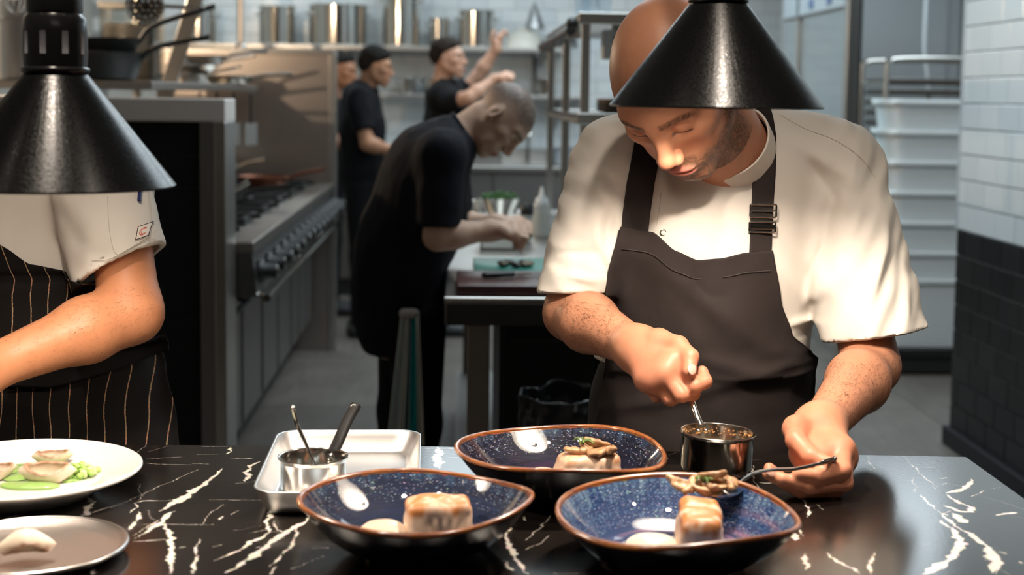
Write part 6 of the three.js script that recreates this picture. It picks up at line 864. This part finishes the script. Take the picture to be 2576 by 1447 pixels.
{ const o = thing('small_saucepan', 'empty little saucepan with black handle standing in the aluminium tray', 'saucepan', [-0.176, 0.9035, -1.778]); saucepan(o, 0.0405, 0.044);
  part(o, 'pan_handle', pipe([[0.020, 0.037, -0.036], [0.026, 0.048, -0.058], [0.036, 0.070, -0.082], [0.046, 0.087, -0.098]], 0.0074, 40, 12), mat([0.006, 0.006, 0.006], 0.55, 0, { specularIntensity: 0.4 })); part(o, 'handle_stem', pipe([[0.017, 0.034, -0.034], [0.020, 0.037, -0.038], [0.024, 0.044, -0.048]], 0.0055, 12, 10), M.polished); part(o, 'hanging_eye', new THREE.TorusGeometry(0.004, 0.0016, 8, 20).rotateY(0.3).translate(0.0435, 0.085, -0.0905), M.polished); part(o, 'rivet', new THREE.SphereGeometry(0.0036, 12, 8).translate(0.017, 0.030, -0.0345), M.polished); }
function spoon(label, handlePts, bowlC, br, turn, tilt) {
  const o = thing('spoon', label, 'spoon'); const h = handlePts; { const a = V(...h[0]), d = V(...h[1]).sub(a).normalize(); part(o, 'handle_end', new THREE.SphereGeometry(1, 16, 12).scale(0.0046, 0.017, 0.0022).applyQuaternion(new THREE.Quaternion().setFromUnitVectors(V(0, 1, 0), d)).translate(a.x + d.x * 0.012, a.y + d.y * 0.012, a.z + d.z * 0.012), M.polished); }
  part(o, 'stem', mergeGeometries([pipe(h, 0.0023, 60, 8), new THREE.SphereGeometry(0.0036, 10, 8).scale(1, 1, 1).translate(...h[0])].map(g => g.toNonIndexed())), M.polished);
  const g = new THREE.SphereGeometry(1, 28, 12, 0, 2 * PI, PI / 2, PI / 2).scale(br, br * 0.36, br * 0.66).rotateZ(tilt).rotateY(turn).translate(...bowlC); part(o, 'spoon_bowl', g, mat([0.66, 0.64, 0.60], 0.13, 1, { side: THREE.DoubleSide })); return o;
}
shift(spoon('steel spoon leaning in the empty little saucepan', [[-0.2035, 1.003, -1.80], [-0.200, 0.988, -1.798], [-0.186, 0.958, -1.792], [-0.174, 0.932, -1.785], [-0.170, 0.921, -1.783]], [-0.165, 0.914, -1.78], 0.017, 0.4, -0.5), [-0.18, 0.91, -1.785]);
shift(spoon('steel spoon lifted over the speckled bowl by the chef\'s hand', [[0.468, 0.9555, -1.742], [0.452, 0.953, -1.734], [0.415, 0.951, -1.712], [0.375, 0.960, -1.672], [0.345, 0.966, -1.632], [0.322, 0.962, -1.603]], [0.302, 0.960, -1.585], 0.026, 0.65, 0.05), [0.38, 0.95, -1.66]);
[[0.255, 0.966, -1.578], [0.268, 0.969, -1.583], [0.283, 0.974, -1.586], [0.297, 0.971, -1.588], [0.290, 0.966, -1.575], [0.309, 0.967, -1.590], [0.275, 0.963, -1.574]].forEach((c, i) => mushroom('brown mushroom slice heaped on the lifted spoon', c, 1.0, i + 20, 'mushroom slices on the spoon'));
{ // pan in the chef's hand
  const o = thing('sauce_pot', 'polished little saucepan of brown sauce held by the chef', 'saucepan', [0.339, 0.912, -1.842]); saucepan(o, 0.0465, 0.054); o.rotation.z = -0.03;
  const f = (x, y, z) => Math.max(Math.hypot(x, z) - 0.044, y - 0.031 - 0.0012 * nz(x * 90, 2, z * 90) - 0.001 * Math.max(0, nz(x * 170, 7, z * 170)), 0.02 - y);
  part(o, 'sauce', surf(f, [-0.048, 0.018, -0.048], [0.048, 0.048, 0.048], 0.0018, (x, y, z) => mixc([0.50, 0.30, 0.12], [0.30, 0.14, 0.04], clamp(0.5 + nz(x * 90, 5, z * 90), 0, 1))), mat(0xffffff, 0.15, 0, { vertexColors: true, clearcoat: 1 }));
  const cr = []; for (let i = 0; i < 70; i++) { const a = rr(-2.6, 0.2), r = 0.0438; cr.push(new THREE.SphereGeometry(rr(0.0005, 0.0012), 6, 5).translate(r * Math.cos(a), rr(0.040, 0.0485), r * Math.sin(a))); } const s = part(o, 'sauce_crust', cr, mat([0.36, 0.17, 0.05], 0.4)); s.userData.kind = 'stuff';
  part(o, 'pan_handle', pipe([[-0.014, 0.050, -0.045], [-0.019, 0.062, -0.058], [-0.028, 0.088, -0.078], [-0.038, 0.114, -0.100], [-0.047, 0.134, -0.122]], 0.0048, 40, 12), M.polished);
  part(o, 'handle_plate', box(-0.008, 0.008, -0.012, 0.008, -0.0015, 0.0015, 0.001).rotateY(0.3).translate(-0.0135, 0.044, -0.0455), M.polished); for (const s2 of [-1, 1]) part(o, 'rivet', new THREE.SphereGeometry(0.0034, 12, 8).translate(-0.0125 + s2 * 0.005, 0.044, -0.0425 - s2 * 0.0016), M.polished);
}
{ // plates at the left
  const china = mat([0.74, 0.71, 0.66], 0.22, 0, { clearcoat: 0.5, clearcoatRoughness: 0.1 });
  const o = thing('white_plate', 'large white plate with green puree at the left edge', 'plate', [-0.535, 0.9005, -1.776]);
  part(o, 'plate_body', lathe([[0.0001, 0.004], [0.075, 0.004], [0.08, 0], [0.088, 0], [0.095, 0.008], [0.142, 0.0275], [0.1455, 0.030], [0.1455, 0.032], [0.142, 0.0325], [0.098, 0.0175], [0.09, 0.0145], [0.0001, 0.0135]], 128), china);
  part(o, 'plate_lip', lathe([[0.1415, 0.0322], [0.1435, 0.0336], [0.1458, 0.0326], [0.1462, 0.0305], [0.145, 0.0293]], 128), china);
  const o2 = thing('metal_plate', 'flat grey metal plate in the lower left corner', 'plate', [-0.452, 0.9005, -1.532]);
  part(o2, 'plate_disc', lathe([[0.0001, 0.002], [0.088, 0.002], [0.098, 0.010], [0.1, 0.0125], [0.0985, 0.0135], [0.096, 0.012], [0.0865, 0.0045], [0.0001, 0.0042]], 96), mat([0.46, 0.42, 0.39], 0.34, 1, { bumpMap: rep(grain, 6, 4), bumpScale: 0.0003 }));
  part(o2, 'rolled_rim', new THREE.TorusGeometry(0.0995, 0.0022, 10, 96).rotateX(PI / 2).translate(0, 0.0122, 0), mat([0.62, 0.60, 0.57], 0.28, 1));
  const pm = mat([0.22, 0.36, 0.10], 0.3, 0, { clearcoat: 0.5 });
  const pool = (label, c, rx, rz, k) => single('green_puree', surf((x, y, z) => Math.max(ell([0, 0, 0], [rx, 0.0045, rz])(x, y, z) - 0.003 * nz(x * 40 + k, y * 40, z * 40), -0.0015 - y), [-rx - 0.01, -0.003, -rz - 0.01], [rx + 0.01, 0.012, rz + 0.01], 0.0018), pm, label, 'puree', c, 'pools of green puree');
  pool('green puree pool at the left of the white plate', [-0.548, 0.9155, -1.815], 0.030, 0.040, 1); pool('green puree pool under the peas on the white plate', [-0.487, 0.9155, -1.815], 0.036, 0.045, 5); pool('green puree streak at the front of the white plate', [-0.515, 0.9155, -1.755], 0.036, 0.018, 9);
  const onion = (label, c, ry, s, tilt) => { const f = (x, y, z) => { let d = Math.abs((Math.hypot(y / 0.017, z / 0.014) + Math.pow(Math.abs(x) / 0.029, 1.6) - 1) * 0.012) - 0.0016; d = Math.max(d, y - 0.003 - 0.004 * (x / 0.02) ** 2 + 0.002 * nz(x * 90, 1, z * 90), -0.017 - y); return d; }; const g = surf(f, [-0.032, -0.022, -0.02], [0.032, 0.016, 0.02], 0.0015, (x, y, z) => { const e = sst(-0.004, 0.004, y - 0.002 - 0.003 * (x / 0.02) ** 2 + 0.003 * nz(x * 130, y * 130, z * 130)); return mixc([0.66, 0.54, 0.42], [0.24, 0.08, 0.02], e * 0.95); }); g.rotateX(tilt).rotateY(ry).scale(s, s, s); return single('onion_petal', g, food, label, 'onion', c, 'charred onion petals'); };
  onion('charred onion petal at the back of the white plate', [-0.518, 0.928, -1.855], 0.25, 0.85, 0.1); onion('pale curled onion petal at the front of the white plate', [-0.502, 0.930, -1.772], 0.1, 1.15, 0.25); onion('onion petal at the very left edge of the white plate', [-0.566, 0.928, -1.785], 0.6, 0.8, 0.2);
  onion('charred onion petal on the grey metal plate', [-0.447, 0.922, -1.497], 0.3, 1.0, 2.6);
  const peaM = [[0.30, 0.45, 0.11], [0.42, 0.52, 0.22], [0.24, 0.40, 0.08]].map(c => mat(c, 0.4)), pg = new THREE.SphereGeometry(1, 14, 10);
  for (let i = 0; i < 46; i++) { const a = rr(0, 6.3), r = Math.sqrt(rnd()), s = rr(0.0032, 0.0052), k = 1 - r * r; const q = single('green_pea', pg, peaM[i % 3], 'green pea in the crushed heap on the white plate', 'pea', [-0.474 + r * Math.cos(a) * 0.026, 0.9195 + k * rr(0.001, 0.011), -1.802 + r * Math.sin(a) * 0.024], 'peas on the white plate'); q.scale.set(s * rr(0.9, 1.3), s * rr(0.7, 1), s * rr(0.9, 1.2)); q.rotation.set(rr(0, 3), rr(0, 3), 0); }
}
renderer.render(scene, camera);
